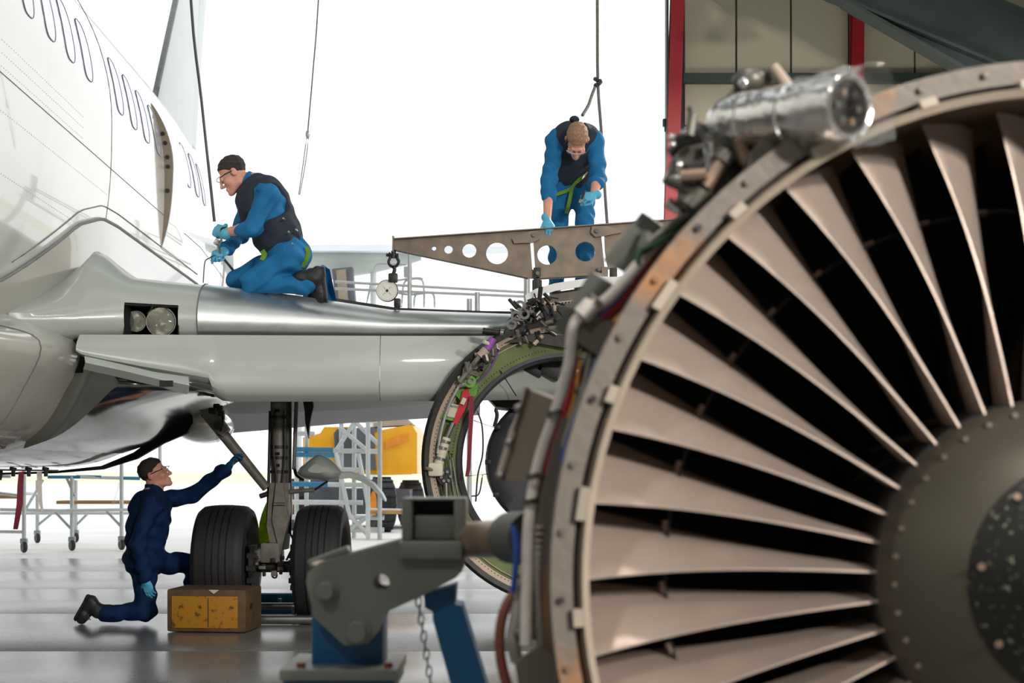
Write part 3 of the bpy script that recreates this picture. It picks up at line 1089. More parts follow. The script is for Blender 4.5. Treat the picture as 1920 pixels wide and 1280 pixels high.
MB().tube([G(515, 770, -0.09), G(513, 840, -0.1), G(518, 900, -0.1), G(512, 960, -0.09), G(520, 1010, -0.1)], 0.008, smooth=5).build('hydraulic_line', 'cable_black', leg)
MB().tube([G(532, 770, -0.08), G(534, 850, -0.09), G(528, 930, -0.1), G(534, 1000, -0.1)], 0.007, smooth=5).build('hydraulic_line', 'cable_black', leg)
# lower forging and torque links
lf = MB()
lf.prism([G(a, b, -0.09) for a, b in [(505, 905), (541, 905), (542, 960), (536, 1030), (508, 1030), (500, 985), (503, 940)]], (0, 0.17, 0))
lf.build('lower_forging', 'gear_paint', leg)
MB().bbox(G(511, 1035, -0.02), (0.16, 0.2, 0.16), 0.02).build('axle_block', 'gear_paint', leg)
MB().prism([G(a, b, -0.12) for a, b in [(517, 905), (531, 905), (541, 975), (526, 1040), (510, 975)]], (0, 0.03, 0)).build('torque_link', 'gear_paint', leg)
MB().cyl(G(500, 926, -0.05), G(488, 930, -0.08), 0.02).build('link_pin', 'gear_dark', leg)
MB().cyl(G(513, 945, -0.12), G(535, 945, -0.12), 0.014).build('link_pin', 'steel', leg)
MB().cyl(G(425, 1062), G(608, 1062), 0.045, seg=16).build('axle', 'gear_dark', leg)
for i in range(26):
    p = G(random.uniform(480, 560), random.uniform(1040, 1076), random.uniform(-0.14, 0.0))
    MB().bbox(p, (random.uniform(0.02, 0.06), 0.04, random.uniform(0.02, 0.05)), 0.006).build('axle_fitting', random.choice(['gear_dark', 'gear_paint', 'dark_metal']), leg)
MB().tube([G(515 + 5 * math.cos(t), 1078 + 5 * math.sin(t), -0.1) for t in np.linspace(0, 2 * math.pi, 13)[:-1]], 0.007, closed=True).build('tow_eye', 'gear_dark', leg)
for px in (479, 556):
    MB().cyl(G(px - 5, 1062), G(px + 4, 1062), 0.2, seg=24).build('brake_pack', 'gear_dark', leg)
    for k in range(5):
        a = math.radians(200 + 35 * k)
        MB().box(G(px, 1062) + Vector((0, -0.17 * abs(math.sin(a)) - 0.02, 0.17 * math.cos(a))), (0.07, 0.05, 0.04)).build('brake_piston', 'gear_dark', leg)
    MB().box(G(px + 1, 1090, -0.16), (0.06, 0.05, 0.14)).build('brake_valve', 'gear_dark', leg)
MB().tube([G(545, 1000, -0.1), G(550, 1020, -0.14), G(537, 1050, -0.14)], 0.008, smooth=6).build('brake_hose', 'cable_black', leg)

tyre = None
for px, w_ in ((425, 0.42), (604, 0.385)):
    c = Vector(((px - 960) / FPX * GY, GY, 0.46))
    R, hw = 0.46, w_ / 2
    prof = [(0.24, -hw * 0.62), (0.30, -hw * 0.9), (0.37, -hw), (0.42, -hw * 0.94), (0.447, -hw * 0.78)]
    # tread with four circumferential grooves
    xs = np.linspace(-0.62, 0.62, 6)
    for i, x in enumerate(xs):
        rr_ = R - 0.012 * (x / 0.8) ** 2
        if i:
            prof.append((rr_, x * hw - 0.03 * hw))
        if 0 < i < 5:
            prof += [(rr_ - 0.016, x * hw - 0.025 * hw), (rr_ - 0.016, x * hw + 0.025 * hw)]
        prof.append((rr_, x * hw + 0.03 * hw))
    prof += [(0.447, hw * 0.78), (0.42, hw * 0.94), (0.37, hw), (0.30, hw * 0.9), (0.24, hw * 0.62)]
    ty = MB().lathe(prof, c, (1, 0, 0), seg=56).build('tyre', 'tyre_rubber', air, sharp=30)
    MB().lathe([(0.0, -hw * 0.3), (0.1, -hw * 0.35), (0.2, -hw * 0.2), (0.245, -hw * 0.62), (0.245, hw * 0.62), (0.2, hw * 0.2), (0.1, hw * 0.35), (0, hw * 0.3)], c, (1, 0, 0), seg=28).build('wheel_hub', 'steel', ty)

# drag brace the kneeling man holds
br = MB().cyl(G(385, 772, -0.1), G(500, 915, -0.1), 0.048, 0.036, 16).build('side_brace', 'gear_paint', air)
MB().prism([G(a, b, -0.17) for a, b in [(373, 768), (400, 764), (428, 805), (418, 818), (400, 806)]], (0, 0.1, 0)).build('brace_fork', 'gear_paint', br)
MB().cyl(G(408, 798, -0.2), G(408, 798, 0.0), 0.032).build('brace_pin', 'gear_dark', br)
for i in range(7):
    MB().bbox(G(random.uniform(395, 416), random.uniform(762, 785), random.uniform(-.2, 0)), (0.05, 0.05, 0.05), 0.01).build('brace_fitting', 'gear_dark', br)
MB().tube([G(413, 770, -0.15), G(418, 790, -0.2), G(411, 815, -0.15)], 0.007, smooth=5).build('brace_line', 'cable_black', br)
# gear door pieces: rod, domed fairing, curved arm, small fin
dr = MB().cyl(G(557, 720, 0.1), G(551, 880, 0.1), 0.016, seg=10).build('door_rod', 'gear_paint', air)
dm = MB()
prof = [(556, 888), (562, 877), (575, 865), (590, 854), (600, 852), (612, 857), (626, 868), (640, 884), (634, 897), (615, 901), (585, 900), (568, 897)]
pf = [G(a, b, -0.12) for a, b in prof]
cc = sum(pf, Vector()) / len(pf)
r1_ = [cc + (p - cc) * 0.72 + Vector((0, -0.10, 0)) for p in pf]
r2_ = [cc + (p - cc) * 0.35 + Vector((0, -0.15, 0)) for p in pf]
dm.loft([[p + Vector((0, 0.12, 0)) for p in pf], pf, r1_, r2_], close=True)
dm.add(r2_, [tuple(range(12))])
dm.build('domed_fairing', 'wing_grey_paint', dr, sharp=60)
ar = MB()
top = [G(a, b, -0.1) for a, b in [(636, 886), (655, 886), (678, 893), (700, 907), (716, 926), (722, 938)]]
bot = [G(a, b, -0.1) for a, b in [(636, 898), (655, 896), (676, 902), (696, 914), (712, 932), (722, 940)]]
ar.loft([[a, b, b + Vector((0, 0.14, 0)), a + Vector((0, 0.14, 0.01))] for a, b in zip(top, bot)], close=True, caps=True)
ar.build('curved_arm', 'bare_aluminium', dr, sharp=50)
MB().cyl(G(500, 925), G(590, 918, -0.05), 0.022, 0.016).build('cross_link', 'gear_paint', dr)
MB().cyl(G(590, 918, -0.05), G(614, 902, -0.08), 0.009).build('cross_link', 'gear_dark', dr)
MB().tube([G(552, 878, 0.05), G(556, 890, 0), G(568, 898, -0.05)], 0.014, smooth=4).build('door_hinge', 'gear_dark', dr)
MB().prism([G(a, b, 0.3) for a, b in [(567, 745), (585, 745), (588, 762), (584, 778), (580, 800), (578, 822), (572, 790), (571, 770)]], (0, 0.06, 0)).build('drop_fin', 'gear_dark', dr)
pl = MB()
pl.loft([[G(a, b, -0.05 + 0.02 * math.sin(i)), G(a + w_, b, -0.05 - 0.02 * math.sin(i * 2)), G(a + w_, b, 0.0), G(a, b, 0.0)] for i, (a, b, w_) in
         enumerate([(404, 795, 5), (405, 815, 6), (406, 835, 6), (404, 850, 7), (402, 862, 4)])], close=True, caps=True)
pl.build('plastic_streamer', 'clear_wrap', br)

# ---- thrust reverser half-ring
NC = Vector((0.394, 10.4, 1.26))
NA = Vector((AX, 1, 0)).normalized()
NU, NV = Vector((1, 0, 0)), Vector((0, 0, 1))
A0, A1 = math.radians(64), math.radians(416)


def ring(prof, name, m, parent, a0=A0, a1=A1, seg=96, closed=True):
    return MB().lathe(prof, NC, NA, NU, NV, seg, a0, a1, closed).build(name, m, parent, sharp=40)


def NP(deg, r, s=0.0):
    a = math.radians(deg)
    return NC + NU * (r * math.cos(a)) + NV * (r * math.sin(a)) + NA * s


cowl = ring([(1.0, 0.0), (1.035, -0.015), (1.058, 0.01), (1.06, 0.5), (1.0, 1.25), (0.985, 1.25), (1.035, 0.5), (1.0, 0.06)], 'reverser_cowl', 'cowl_black', air)
ring([(0.958, 0.05), (1.0, 0.03), (1.0, 0.05), (0.958, 0.09)], 'cowl_land', 'cowl_tan', cowl)
ring([(0.79, 0.13), (0.96, 0.10), (0.96, 0.14), (0.79, 0.17)], 'bulkhead', 'primer_green', cowl)
ring([(0.755, 0.14), (0.772, 0.09), (0.798, 0.10), (0.80, 0.2), (0.80, 1.1), (0.77, 1.1)], 'inner_duct', 'duct_grey', cowl)
ring([(0.93, 0.085), (0.937, 0.085), (0.937, 0.1), (0.93, 0.1)], 'bulkhead_rail', 'cowl_tan', cowl, seg=60)
# fastener rows on the land and bulkhead
fs_ = MB()
for d in np.arange(100, 262, 1.7):
    for r, s in ((0.972, 0.046), (0.83, 0.122)):
        p = NP(d, r, s - 0.004)
        fs_.cyl(p, p + NA * 0.01, 0.005, seg=6)
fs_.build('fastener_row', 'gear_dark', cowl, kind='stuff')
N_ = lambda px, py, Y=10.42: W(px, py, Y)
MB().prism([N_(a, b) for a, b in [(868, 732), (878, 728), (882, 742), (872, 768), (856, 797), (849, 793), (860, 762)]], (0, 0.05, 0)).build('locking_handle', 'red_paint', cowl)
MB().box(N_(869, 752, 10.405), (0.03, 0.01, 0.05), M=Matrix.Rotation(math.radians(25), 3, 'Y')).build('handle_label', 'placard', cowl)
MB().cyl(N_(881, 715, 10.38), N_(881, 715, 10.46), 0.045, seg=20).build('green_boss', 'bright_green', cowl)
MB().cyl(N_(881, 715, 10.36), N_(881, 715, 10.39), 0.018, seg=12).build('boss_bolt', 'steel', cowl)
MB().prism([N_(a, b, 10.45) for a, b in [(862, 712), (900, 705), (893, 740), (872, 760), (852, 738)]], (0, 0.04, 0)).build('boss_plate', 'bright_green', cowl)
MB().prism([N_(a, b, 10.44) for a, b in [(833, 772), (858, 778), (852, 790), (822, 782)]], (0, 0.04, 0)).build('hinge_bracket', 'bright_green', cowl)
pc = MB().prism([N_(a, b, 10.43) for a, b in [(845, 756), (864, 760), (856, 784), (838, 780)]], (0, 0.01, 0)).build('placard', 'placard', cowl)
text_part('placard_text', 'CAUTION', 0.022, N_(852, 762, 10.424), Vector((0.97, 0, -0.22)).normalized(), Vector((0.22, 0, 0.97)).normalized(), 'ink', cowl)
ac = MB().cyl(N_(822, 872), N_(838, 820), 0.036, 0.032, 14).build('actuator', 'cream', cowl)
MB().cyl(N_(838, 820), N_(850, 792), 0.016).build('actuator_rod', 'steel', cowl)
MB().bbox(N_(817, 880, 10.4), (0.11, 0.08, 0.1), 0.02).build('actuator_body', 'cream', cowl)
MB().cyl(N_(814, 882, 10.38), N_(797, 877, 10.34), 0.014).build('actuator_pin', 'accessory_copper', cowl)
for a, b, r in ((829, 842, 0.041), (834, 830, 0.04), (825, 862, 0.042)):
    MB().cyl(N_(a, b), N_(a + 1.5, b - 5), r, seg=14).build('actuator_clamp', 'steel', cowl)
MB().cyl(N_(836, 893, 10.42), N_(836, 893, 10.5), 0.065, seg=20).build('gear_drive', 'gear_dark', cowl)
for k in range(6):
    MB().cyl(N_(836 + 9 * math.cos(k), 893 + 9 * math.sin(k), 10.4), N_(836 + 9 * math.cos(k), 893 + 9 * math.sin(k), 10.43), 0.012, seg=8).build('drive_bolt', 'steel', cowl)
MB().cyl(N_(836, 905), N_(837, 935), 0.018).build('drive_shaft', 'steel', cowl)
MB().tube([N_(846, 850), N_(851, 880), N_(858, 925), N_(866, 960)], 0.008, smooth=4).build('hydraulic_pipe', 'steel', cowl)
MB().tube([N_(841, 845), N_(848, 905), N_(852, 930)], 0.007, smooth=4).build('hydraulic_pipe', 'steel', cowl)
MB().tube([N_(884, 695, 10.38), N_(860, 725, 10.38), N_(838, 770, 10.4), N_(826, 815, 10.4), N_(820, 850, 10.4)], 0.010, smooth=5).build('hydraulic_pipe', 'galvanised', cowl)
MB().tube([N_(935, 655, 10.38), N_(925, 680, 10.38), N_(912, 700, 10.38), N_(890, 720, 10.4)], 0.008, smooth=5).build('hydraulic_pipe', 'cable_purple', cowl)
MB().cyl(N_(862, 716, 10.36), N_(920, 640, 10.36), 0.018).build('rod_actuator', 'gear_paint', cowl)
MB().cyl(N_(925, 634, 10.36), N_(913, 655, 10.36), 0.028).build('purple_fitting', 'purple_tape', cowl)
MB().cyl(N_(912, 655, 10.36), N_(900, 668, 10.36), 0.034).build('cream_fitting', 'cowl_tan', cowl)
for i in range(34):
    t = random.random()
    a, b = 868 + 58 * t + random.uniform(-14, 14), 712 - 62 * t + random.uniform(-12, 12)
    q = N_(a, b, random.uniform(10.33, 10.44))
    d = Vector((random.uniform(-1, 1), random.uniform(-.6, .2), random.uniform(-1, 1))).normalized() * random.uniform(0.02, 0.07)
    MB().cyl(q, q + d, random.uniform(0.007, 0.017), seg=8).build('pipe_fitting', random.choice(['steel', 'gear_paint', 'gear_dark', 'cream', 'steel']), cowl)
MB().prism([N_(a, b, 10.37) for a, b in [(868, 690), (880, 676), (885, 690), (900, 700), (896, 706), (878, 700), (866, 706)]], (0, 0.05, 0)).build('crank_lever', 'accessory_grey', cowl)
strap = MB()
sp_ = [(884, 742, 8), (884, 770, 9), (882, 810, 8), (880, 850, 7), (878, 880, 8), (875, 893, 6)]
strap.loft([[N_(a - w_ / 2, b, 10.38), N_(a + w_ / 2, b, 10.40), N_(a + w_ / 2, b, 10.41), N_(a - w_ / 2, b, 10.39)] for a, b, w_ in sp_], close=True, caps=True)
strap.build('warning_streamer', 'maroon_strap', cowl)
MB().tube([N_(895, 770, 10.5), N_(904, 800, 10.5), N_(905, 850, 10.5), N_(896, 890, 10.5), N_(892, 940, 10.5)], 0.006, smooth=6).build('loose_wire', 'cable_black', cowl)
MB().tube([N_(905, 890, 10.5), N_(898, 925, 10.5), N_(884, 930, 10.5)], 0.005, smooth=6).build('loose_wire', 'cable_black', cowl)
MB().tube([N_(888, 788, 10.5), N_(940, 806, 10.6)], 0.003).build('stay_wire', 'cable_black', cowl)
MB().tube([N_(878, 892, 10.5), N_(915, 888, 10.6)], 0.003).build('stay_wire', 'cable_black', cowl)
MB().tube([N_(938, 695, 10.5), N_(968, 742, 10.7)], 0.004).build('stay_wire', 'cable_black', cowl)
MB().tube([N_(928, 765, 10.6), N_(932, 778, 10.6), N_(927, 800, 10.6)], 0.014, smooth=4).build('hook', 'gear_dark', cowl)
# the dark core cowl inside the ring
cc = W(1045, 866, 11.3)
core = MB().lathe([(0.0, 0.0), (0.40, 0.02), (0.54, 0.05), (0.565, 0.10), (0.565, 0.4), (0.42, 1.2)], cc, NA, NU, NV, 56).build('core_cowl', 'duct_grey', air, sharp=50)
for d in (150, 180, 208):
    a = math.radians(d)
    MB().bbox(cc + Vector((0.55 * math.cos(a), -0.01, 0.55 * math.sin(a))), (0.05, 0.05, 0.04), 0.01).build('cowl_latch', 'gear_dark', core)
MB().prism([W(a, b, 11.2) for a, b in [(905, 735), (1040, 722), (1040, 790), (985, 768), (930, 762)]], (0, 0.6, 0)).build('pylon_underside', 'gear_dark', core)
MB().prism([W(a, b, 11.0) for a, b in [(920, 722), (985, 708), (1040, 712), (1040, 726), (925, 738)]], (0, 0.4, 0)).build('pylon_panel', 'white_paint', core)
for (a, b, s_) in ((985, 660, 0.2), (1000, 690, 0.16), (1015, 655, 0.14), (1030, 690, 0.2)):
    MB().bbox(W(a, b, 10.9), (s_, 0.2, s_ * 0.7), 0.02, Matrix.Rotation(0.4, 3, 'Y')).build('pylon_block', random.choice(['foil', 'gear_dark']), core)

# ---- pylon above it
py_ = MB()
up = [(985, 553), (1005, 541), (1040, 531), (1090, 523), (1140, 519), (1200, 517)]
dn = [(988, 562), (1006, 556), (1042, 545), (1092, 537), (1140, 532), (1200, 530)]
py_.loft([[W(a, b, 10.5), W(c_, d_, 10.47), W(c_, d_ + 3, 10.75), W(a, b, 10.8)] for (a, b), (c_, d_) in zip(up, dn)], close=True, caps=True)
pyl = py_.build('pylon_fairing', 'white_paint', air, sharp=40)
MB().prism([W(a, b, 10.6) for a, b in [(1012, 560), (1050, 546), (1110, 537), (1200, 532), (1200, 620), (1040, 620), (1020, 590)]], (0, 0.4, 0)).build('pylon_side', 'gear_paint', pyl)
MB().prism([W(a, b, 10.58) for a, b in [(1025, 568), (1075, 562), (1080, 568), (1027, 575)]], (0, 0.03, 0)).build('pylon_rail', 'cowl_tan', pyl)
for i in range(8):
    MB().cyl(W(1031 + i * 6.0, 571 - i * 0.7, 10.565), W(1031 + i * 6.0, 571 - i * 0.7, 10.6), 0.007, seg=8).build('rail_hole', 'black_void', pyl)
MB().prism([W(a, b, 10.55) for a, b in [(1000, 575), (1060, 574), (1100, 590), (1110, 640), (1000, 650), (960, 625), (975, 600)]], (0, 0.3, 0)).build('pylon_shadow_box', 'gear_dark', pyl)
MB().tube([W(990, 568, 10.45), W(1010, 566, 10.44), W(1022, 580, 10.44), W(1030, 598, 10.45), W(1024, 615, 10.46)], 0.03, smooth=5).build('bleed_hose', 'gear_dark', pyl)
MB().tube([W(1008, 562, 10.44), W(1020, 575, 10.44), W(1026, 596, 10.44)], 0.024, smooth=5).build('bleed_hose', 'cowl_tan', pyl)
MB().cyl(W(905, 620, 10.42), W(962, 627, 10.42), 0.024).build('pylon_strut', 'dark_metal', pyl)
MB().cyl(W(938, 624, 10.40), W(944, 625, 10.40), 0.03).build('strut_clamp', 'steel', pyl)
MB().prism([W(a, b, 10.44) for a, b in [(945, 632), (1000, 625), (1060, 628), (1110, 645), (1060, 652), (990, 640), (930, 645)]], (0, 0.1, 0)).build('pylon_beam', 'dark_metal', pyl)
for i in range(80):
    t = random.random()
    q = W(960 + 75 * t + random.uniform(-10, 10), 600 + random.uniform(-38, 36) - 8 * t, random.uniform(10.36, 10.5))
    d = Vector((random.uniform(-1, 1), random.uniform(-.5, .3), random.uniform(-1, 1))).normalized() * random.uniform(0.03, 0.10)
    MB().cyl(q, q + d, random.uniform(0.005, 0.017), seg=8).build('pylon_fitting', random.choice(['steel', 'gear_paint', 'gear_dark', 'dark_metal', 'gear_dark', 'cowl_tan', 'gear_dark']), pyl)
for a, b in ((975, 573), (968, 593), (984, 589), (960, 608)):
    MB().lathe([(0.02, -0.01), (0.04, -0.01), (0.04, 0.01), (0.02, 0.01)], W(a, b, 10.38), (0.2, 1, 0), seg=14, closed_prof=True).build('lug_ring', 'steel', pyl)

# ------------------------------------------------------------------ lifting beam and load gauge
BY = 10.72
beam = thing('lifting_beam', W(980, 520, BY), 'brown steel lifting beam with round holes laid over the pylon', 'beam')
pxm = BY / FPX


def bl(px, py):
    p = W(px, py, BY)
    return (p.x, p.z)


def bplate(outl, holes, name):
    return plate_with_holes([bl(*p) for p in outl], [(*bl(a, b), r * pxm) for a, b, r in holes], (0, BY, 0), (1, 0, 0), (0, 0, 1), (0, 1, 0), 0.03, name, 'beam_steel', beam)


bplate([(738, 450), (1003, 432), (1003, 450), (994, 452), (998, 505), (1002, 508), (1002, 522), (990, 522), (738, 469)], [(814, 466, 4.2), (841, 468, 8), (880, 470, 13.2), (932, 475, 20.5)], 'tapered_plate')
bplate([(1003, 432), (1130, 423), (1130, 438), (1127, 440), (1133, 500), (1133, 516), (1005, 523), (1003, 500), (1000, 455)], [(1026, 478, 18.5), (1097, 472, 18.5)], 'centre_plate')
bplate([(1130, 423), (1290, 412), (1290, 470), (1140, 505), (1134, 470), (1133, 440)], [], 'end_plate')
for outl in ([(738, 450), (1003, 432)], [(1003, 432), (1130, 423)], [(1130, 423), (1290, 412)], [(738, 469), (990, 522)], [(1005, 523), (1133, 516)]):
    a, b = W(*outl[0], BY), W(*outl[1], BY)
    MB().prism([a + Vector((0, -0.05, 0)), b + Vector((0, -0.05, 0)), b + Vector((0, -0.05, 0.008)), a + Vector((0, -0.05, 0.008))], (0, 0.10, 0)).build('beam_flange', 'beam_steel', beam)
MB().box(W(738, 459, BY), (0.012, 0.11, 0.12)).build('end_cap', 'beam_steel', beam)
for pl_ in ([(960, 447), (994, 433), (1010, 432), (1012, 448), (998, 455), (964, 456)], [(1110, 424), (1132, 423), (1165, 432), (1165, 436), (1134, 442), (1116, 444), (1108, 436)],
            [(1000, 503), (1012, 503), (1012, 522), (1001, 522)], [(1128, 500), (1140, 500), (1140, 518), (1128, 518)]):
    MB().prism([W(a, b, BY - 0.045) for a, b in pl_], (0, 0.02, 0)).build('gusset', 'beam_steel', beam)
for a, b in ((1001, 440), (1119, 432), (1008, 512), (1124, 504)):
    MB().cyl(W(a, b, BY - 0.07), W(a, b, BY - 0.03), 0.016, seg=6).build('bolt', 'steel', beam)
MB().bbox(W(1007, 522, BY - 0.02), (0.055, 0.06, 0.16), 0.008).build('foot_post', 'gear_dark', beam)
for a in (1001, 1013):
    MB().cyl(W(a, 525, BY - 0.04), W(a, 545, BY - 0.04), 0.012).build('foot_stud', 'gear_dark', beam)
MB().bbox(W(1150, 515, BY - 0.02), (0.055, 0.06, 0.10), 0.008).build('foot_post', 'gear_dark', beam)

gy = BY - 0.02
gauge = thing('load_gauge', W(730, 590, gy), 'round dial load gauge hanging in shackles from the beam end', 'gauge')
gc = W(726, 545, gy)
MB().lathe([(0.0, 0.03), (0.082, 0.03), (0.084, -0.005), (0.078, -0.012), (0.074, -0.004), (0.0, -0.004)], gc, (0, 1, 0), seg=36).build('case', 'chrome', gauge)
MB().cyl(gc + Vector((0, -0.007, 0)), gc + Vector((0, -0.003, 0)), 0.075, seg=36).build('dial_face', 'dial', gauge)
for a in (45, 135, 225, 315):
    r = math.radians(a)
    d = Vector((math.cos(r), 0, math.sin(r)))
    MB().prism([gc + Vector((0, -0.0085, 0)) + d * 0.02 + Vector((0, 0, 0.002)), gc + Vector((0, -0.0085, 0)) + d * 0.055, gc + Vector((0, -0.0085, 0)) + d * 0.02 - Vector((0, 0, 0.002))], (0, 0.001, 0)).build('pointer', 'ink', gauge)
for k in range(24):
    r = 2 * math.pi * k / 24
    d = Vector((math.cos(r), 0, math.sin(r)))
    MB().cyl(gc + d * 0.064 + Vector((0, -0.008, 0)), gc + d * 0.069 + Vector((0, -0.008, 0)), 0.0012, seg=4).build('tick_mark', 'ink', gauge)
MB().cyl(gc + Vector((0, -0.014, 0)), gc, 0.01, seg=12).build('dial_hub', 'ink', gauge)
MB().bbox(W(737, 521, gy), (0.07, 0.05, 0.07), 0.012).build('upper_lug', 'dark_metal', gauge)
MB().bbox(W(745, 568, gy), (0.05, 0.05, 0.07), 0.012).build('lower_lug', 'dark_metal', gauge)


def shackle(c, r, name):
    MB().tube([c + Vector((r * 0.75, 0, r * 1.2)), c + Vector((r * 0.72, 0, r * 0.6)), c + Vector((r, 0, 0)), c + Vector((r * 0.7, 0, -r * 0.75)), c + Vector((0, 0, -r * 1.05)), c + Vector((-r * 0.7, 0, -r * 0.75)), c + Vector((-r, 0, 0)),
               c + Vector((-r * 0.72, 0, r * 0.6)), c + Vector((-r * 0.75, 0, r * 1.2))], 0.011, smooth=4).build(name, 'dark_metal', gauge)


shackle(W(738, 490, gy), 0.038, 'shackle')
MB().cyl(W(724, 478, gy), W(747, 478, gy), 0.012).build('shackle_pin', 'dark_metal', gauge)
MB().cyl(W(729, 478, gy), W(732, 478, gy), 0.022, seg=6).build('shackle_nut', 'dark_metal', gauge)
MB().cyl(W(738, 470, gy), W(738, 484, gy), 0.018).build('beam_eye', 'dark_metal', gauge)
MB().tube([W(737, 499, gy), W(740, 505, gy), W(737, 515, gy)], 0.014, smooth=3).build('link', 'dark_metal', gauge)
MB().tube([W(745 + 4 * math.cos(t), 583 + 12 * math.sin(t), gy) for t in np.linspace(0, 2 * math.pi, 15)[:-1]], 0.009, closed=True).build('lower_shackle', 'dark_metal', gauge)

# ------------------------------------------------------------------ wheel chock and axle frame on the floor
chock = thing('wheel_chock', W(396, 1185, 10.49) * 1.0, 'yellow block with brown edges against the gear tyre', 'chock')
c0 = W(392, 1186, 10.45)
cw, ch_, cd = 0.60, 0.315, 0.42
cc = Vector((c0.x, 10.45 + cd / 2, ch_ / 2 + 0.005))
R3 = Matrix.Rotation(math.radians(-6), 3, 'Z')
MB().bbox(cc, (cw, cd, ch_), 0.02, R3).build('block', 'chock_brown', chock)
fp = cc + R3 @ Vector((-0.01, -cd / 2 - 0.003, -0.01))
MB().bbox(fp, (cw - 0.10, 0.012, ch_ - 0.08), 0.005, R3).build('yellow_face', 'chock_yellow', chock)
MB().box(fp + R3 @ Vector((0.03, -0.008, 0.0)), (0.006, 0.006, ch_ - 0.1), M=R3).build('face_groove', 'chock_brown', chock)
MB().prism([cc + R3 @ Vector((x, -cd / 2 - 0.004, z)) for x, z in ((0.02, 0.155), (0.10, 0.155), (0.06, 0.125))], R3 @ Vector((0, -0.004, 0))).build('torn_label', 'placard', chock)
MB().cyl(cc + R3 @ Vector((cw / 2, -0.1, 0.03)), cc + R3 @ Vector((cw / 2 + 0.012, -0.1, 0.03)), 0.02, seg=10).build('end_bolt', 'gear_dark', chock)

fr = thing('axle_frame', W(540, 1170, 11.0), 'low blue and grey tube frame between the two tyres', 'frame')
for py, Y, m_, r in ((1122, 12.3, 'blue_tube', 0.05), (1136, 11.75, 'steel', 0.028), (1152, 11.9, 'blue_tube', 0.055), (1169, 11.0, 'steel', 0.036)):
    a, b = W(470, py, Y), W(700, py, Y)
    if py == 1169:
        a.z = b.z = 0.04
    MB().cyl(a, b, r, seg=12).build('rail', m_, fr)
for px, y0, y1, Y in ((551, 1136, 1169, 11.2), (525, 1122, 1150, 12.1)):
    MB().cyl(W(px, y0, Y), W(px, y1, Y), 0.014).build('upright', 'steel', fr)
for px in (500, 560, 690):
    MB().cyl((W(px, 1122, 12.3).x, 12.3, 0), (W(px, 1122, 12.3).x, 12.3, W(px, 1122, 12.3).z), 0.02).build('foot', 'blue_tube', fr)
MB().tube([W(440, 1160, 11.0), W(470, 1163, 10.9)], 0.012).build('wooden_dowel', 'wood_plank', fr)

# ------------------------------------------------------------------ removed engine, fan towards the lens
EC = Vector((0.8934, 2.2547, 1.0242))
_yaw, _pit = -0.0396, -0.034
EN = Vector((math.sin(_yaw) * math.cos(_pit), math.cos(_yaw) * math.cos(_pit), math.sin(_pit)))
EU = EN.cross(Vector((0, 0, 1))).normalized()
EV = EU.cross(EN).normalized()


def EP(deg, r, s=0.0):
    a = math.radians(deg)
    return EC + EU * (r * math.cos(a)) + EV * (r * math.sin(a)) + EN * s


eng = thing('jet_engine', EC, 'removed jet engine on a stand with its bare fan blades facing forward', 'engine')


def elathe(prof, name, m, seg=120, closed=True, parent=None, sharp=40):
    return MB().lathe(prof, EC, EN, EU, EV, seg, 0, 2 * math.pi, closed).build(name, m, parent or eng, sharp=sharp)


case = elathe([(0.787, 0.0), (0.797, 0.02), (0.812, 0.03), (0.812, 0.60), (0.796, 0.60), (0.796, 0.06)], 'fan_case', 'casing')
elathe([(0.774, -0.008), (0.785, -0.012), (0.789, -0.006), (0.789, 0.03), (0.783, 0.04)], 'front_lip', 'lip_tan', parent=case)
elathe([(0.783, 0.03), (0.790, 0.06), (0.794, 0.10), (0.794, 0.55), (0.800, 0.55), (0.800, 0.06)], 'case_liner', 'liner', parent=case)
flange = elathe([(0.799, 0.004), (0.834, 0.0), (0.836, 0.006), (0.836, 0.022), (0.799, 0.026)], 'front_flange', 'casing')
elathe([(0.81, 0.20), (0.846, 0.20), (0.846, 0.225), (0.81, 0.225)], 'mid_flange', 'casing', parent=case)
elathe([(0.81, 0.42), (0.842, 0.42), (0.842, 0.45), (0.81, 0.45)], 'rear_flange', 'casing', parent=case)
for k in range(28):
    d = 360 / 28 * k + 4
    w_ = 1.9 if k % 2 else 1.0
    a = [EP(d - w_, 0.786, -0.014), EP(d + w_, 0.786, -0.014), EP(d + w_, 0.801, -0.010), EP(d - w_, 0.801, -0.010)]
    MB().prism(a, EN * 0.03).build('spacer_lug', 'lug', flange)
for k in range(48):
    d = 7.5 * k + 2
    MB().cyl(EP(d, 0.818, -0.006), EP(d, 0.818, 0.006), 0.0058, seg=8).build('flange_bolt', 'casing' if k % 3 else 'gear_dark', flange)

# fan blades: one mesh, turned about the axis
NB, NRAD, NCH = 38, 13, 7


def blade_pt(t, x, side):
    r = 0.288 + (0.786 - 0.288) * t
    lead = 2.4 * t ** 1.2 - 0.6 * math.sin(math.pi * t)
    spread = 2.2 + 7.0 * t ** 1.25
    ax = 0.105 + 0.0 * t
    s0 = 0.093 + 0.030 * t - 0.012 * math.sin(math.pi * t)
    deg = lead - spread * (x + 0.10 * math.sin(math.pi * x))
    s = s0 + ax * (x - 0.0 * math.sin(math.pi * x))
    th = 0.0052 * (1 - 0.45 * t) * (math.sin(math.pi * (0.06 + 0.88 * x)) ** 0.6)
    deg += math.degrees(th / r) * side
    return Vector(EP(deg, r, s)) - EC


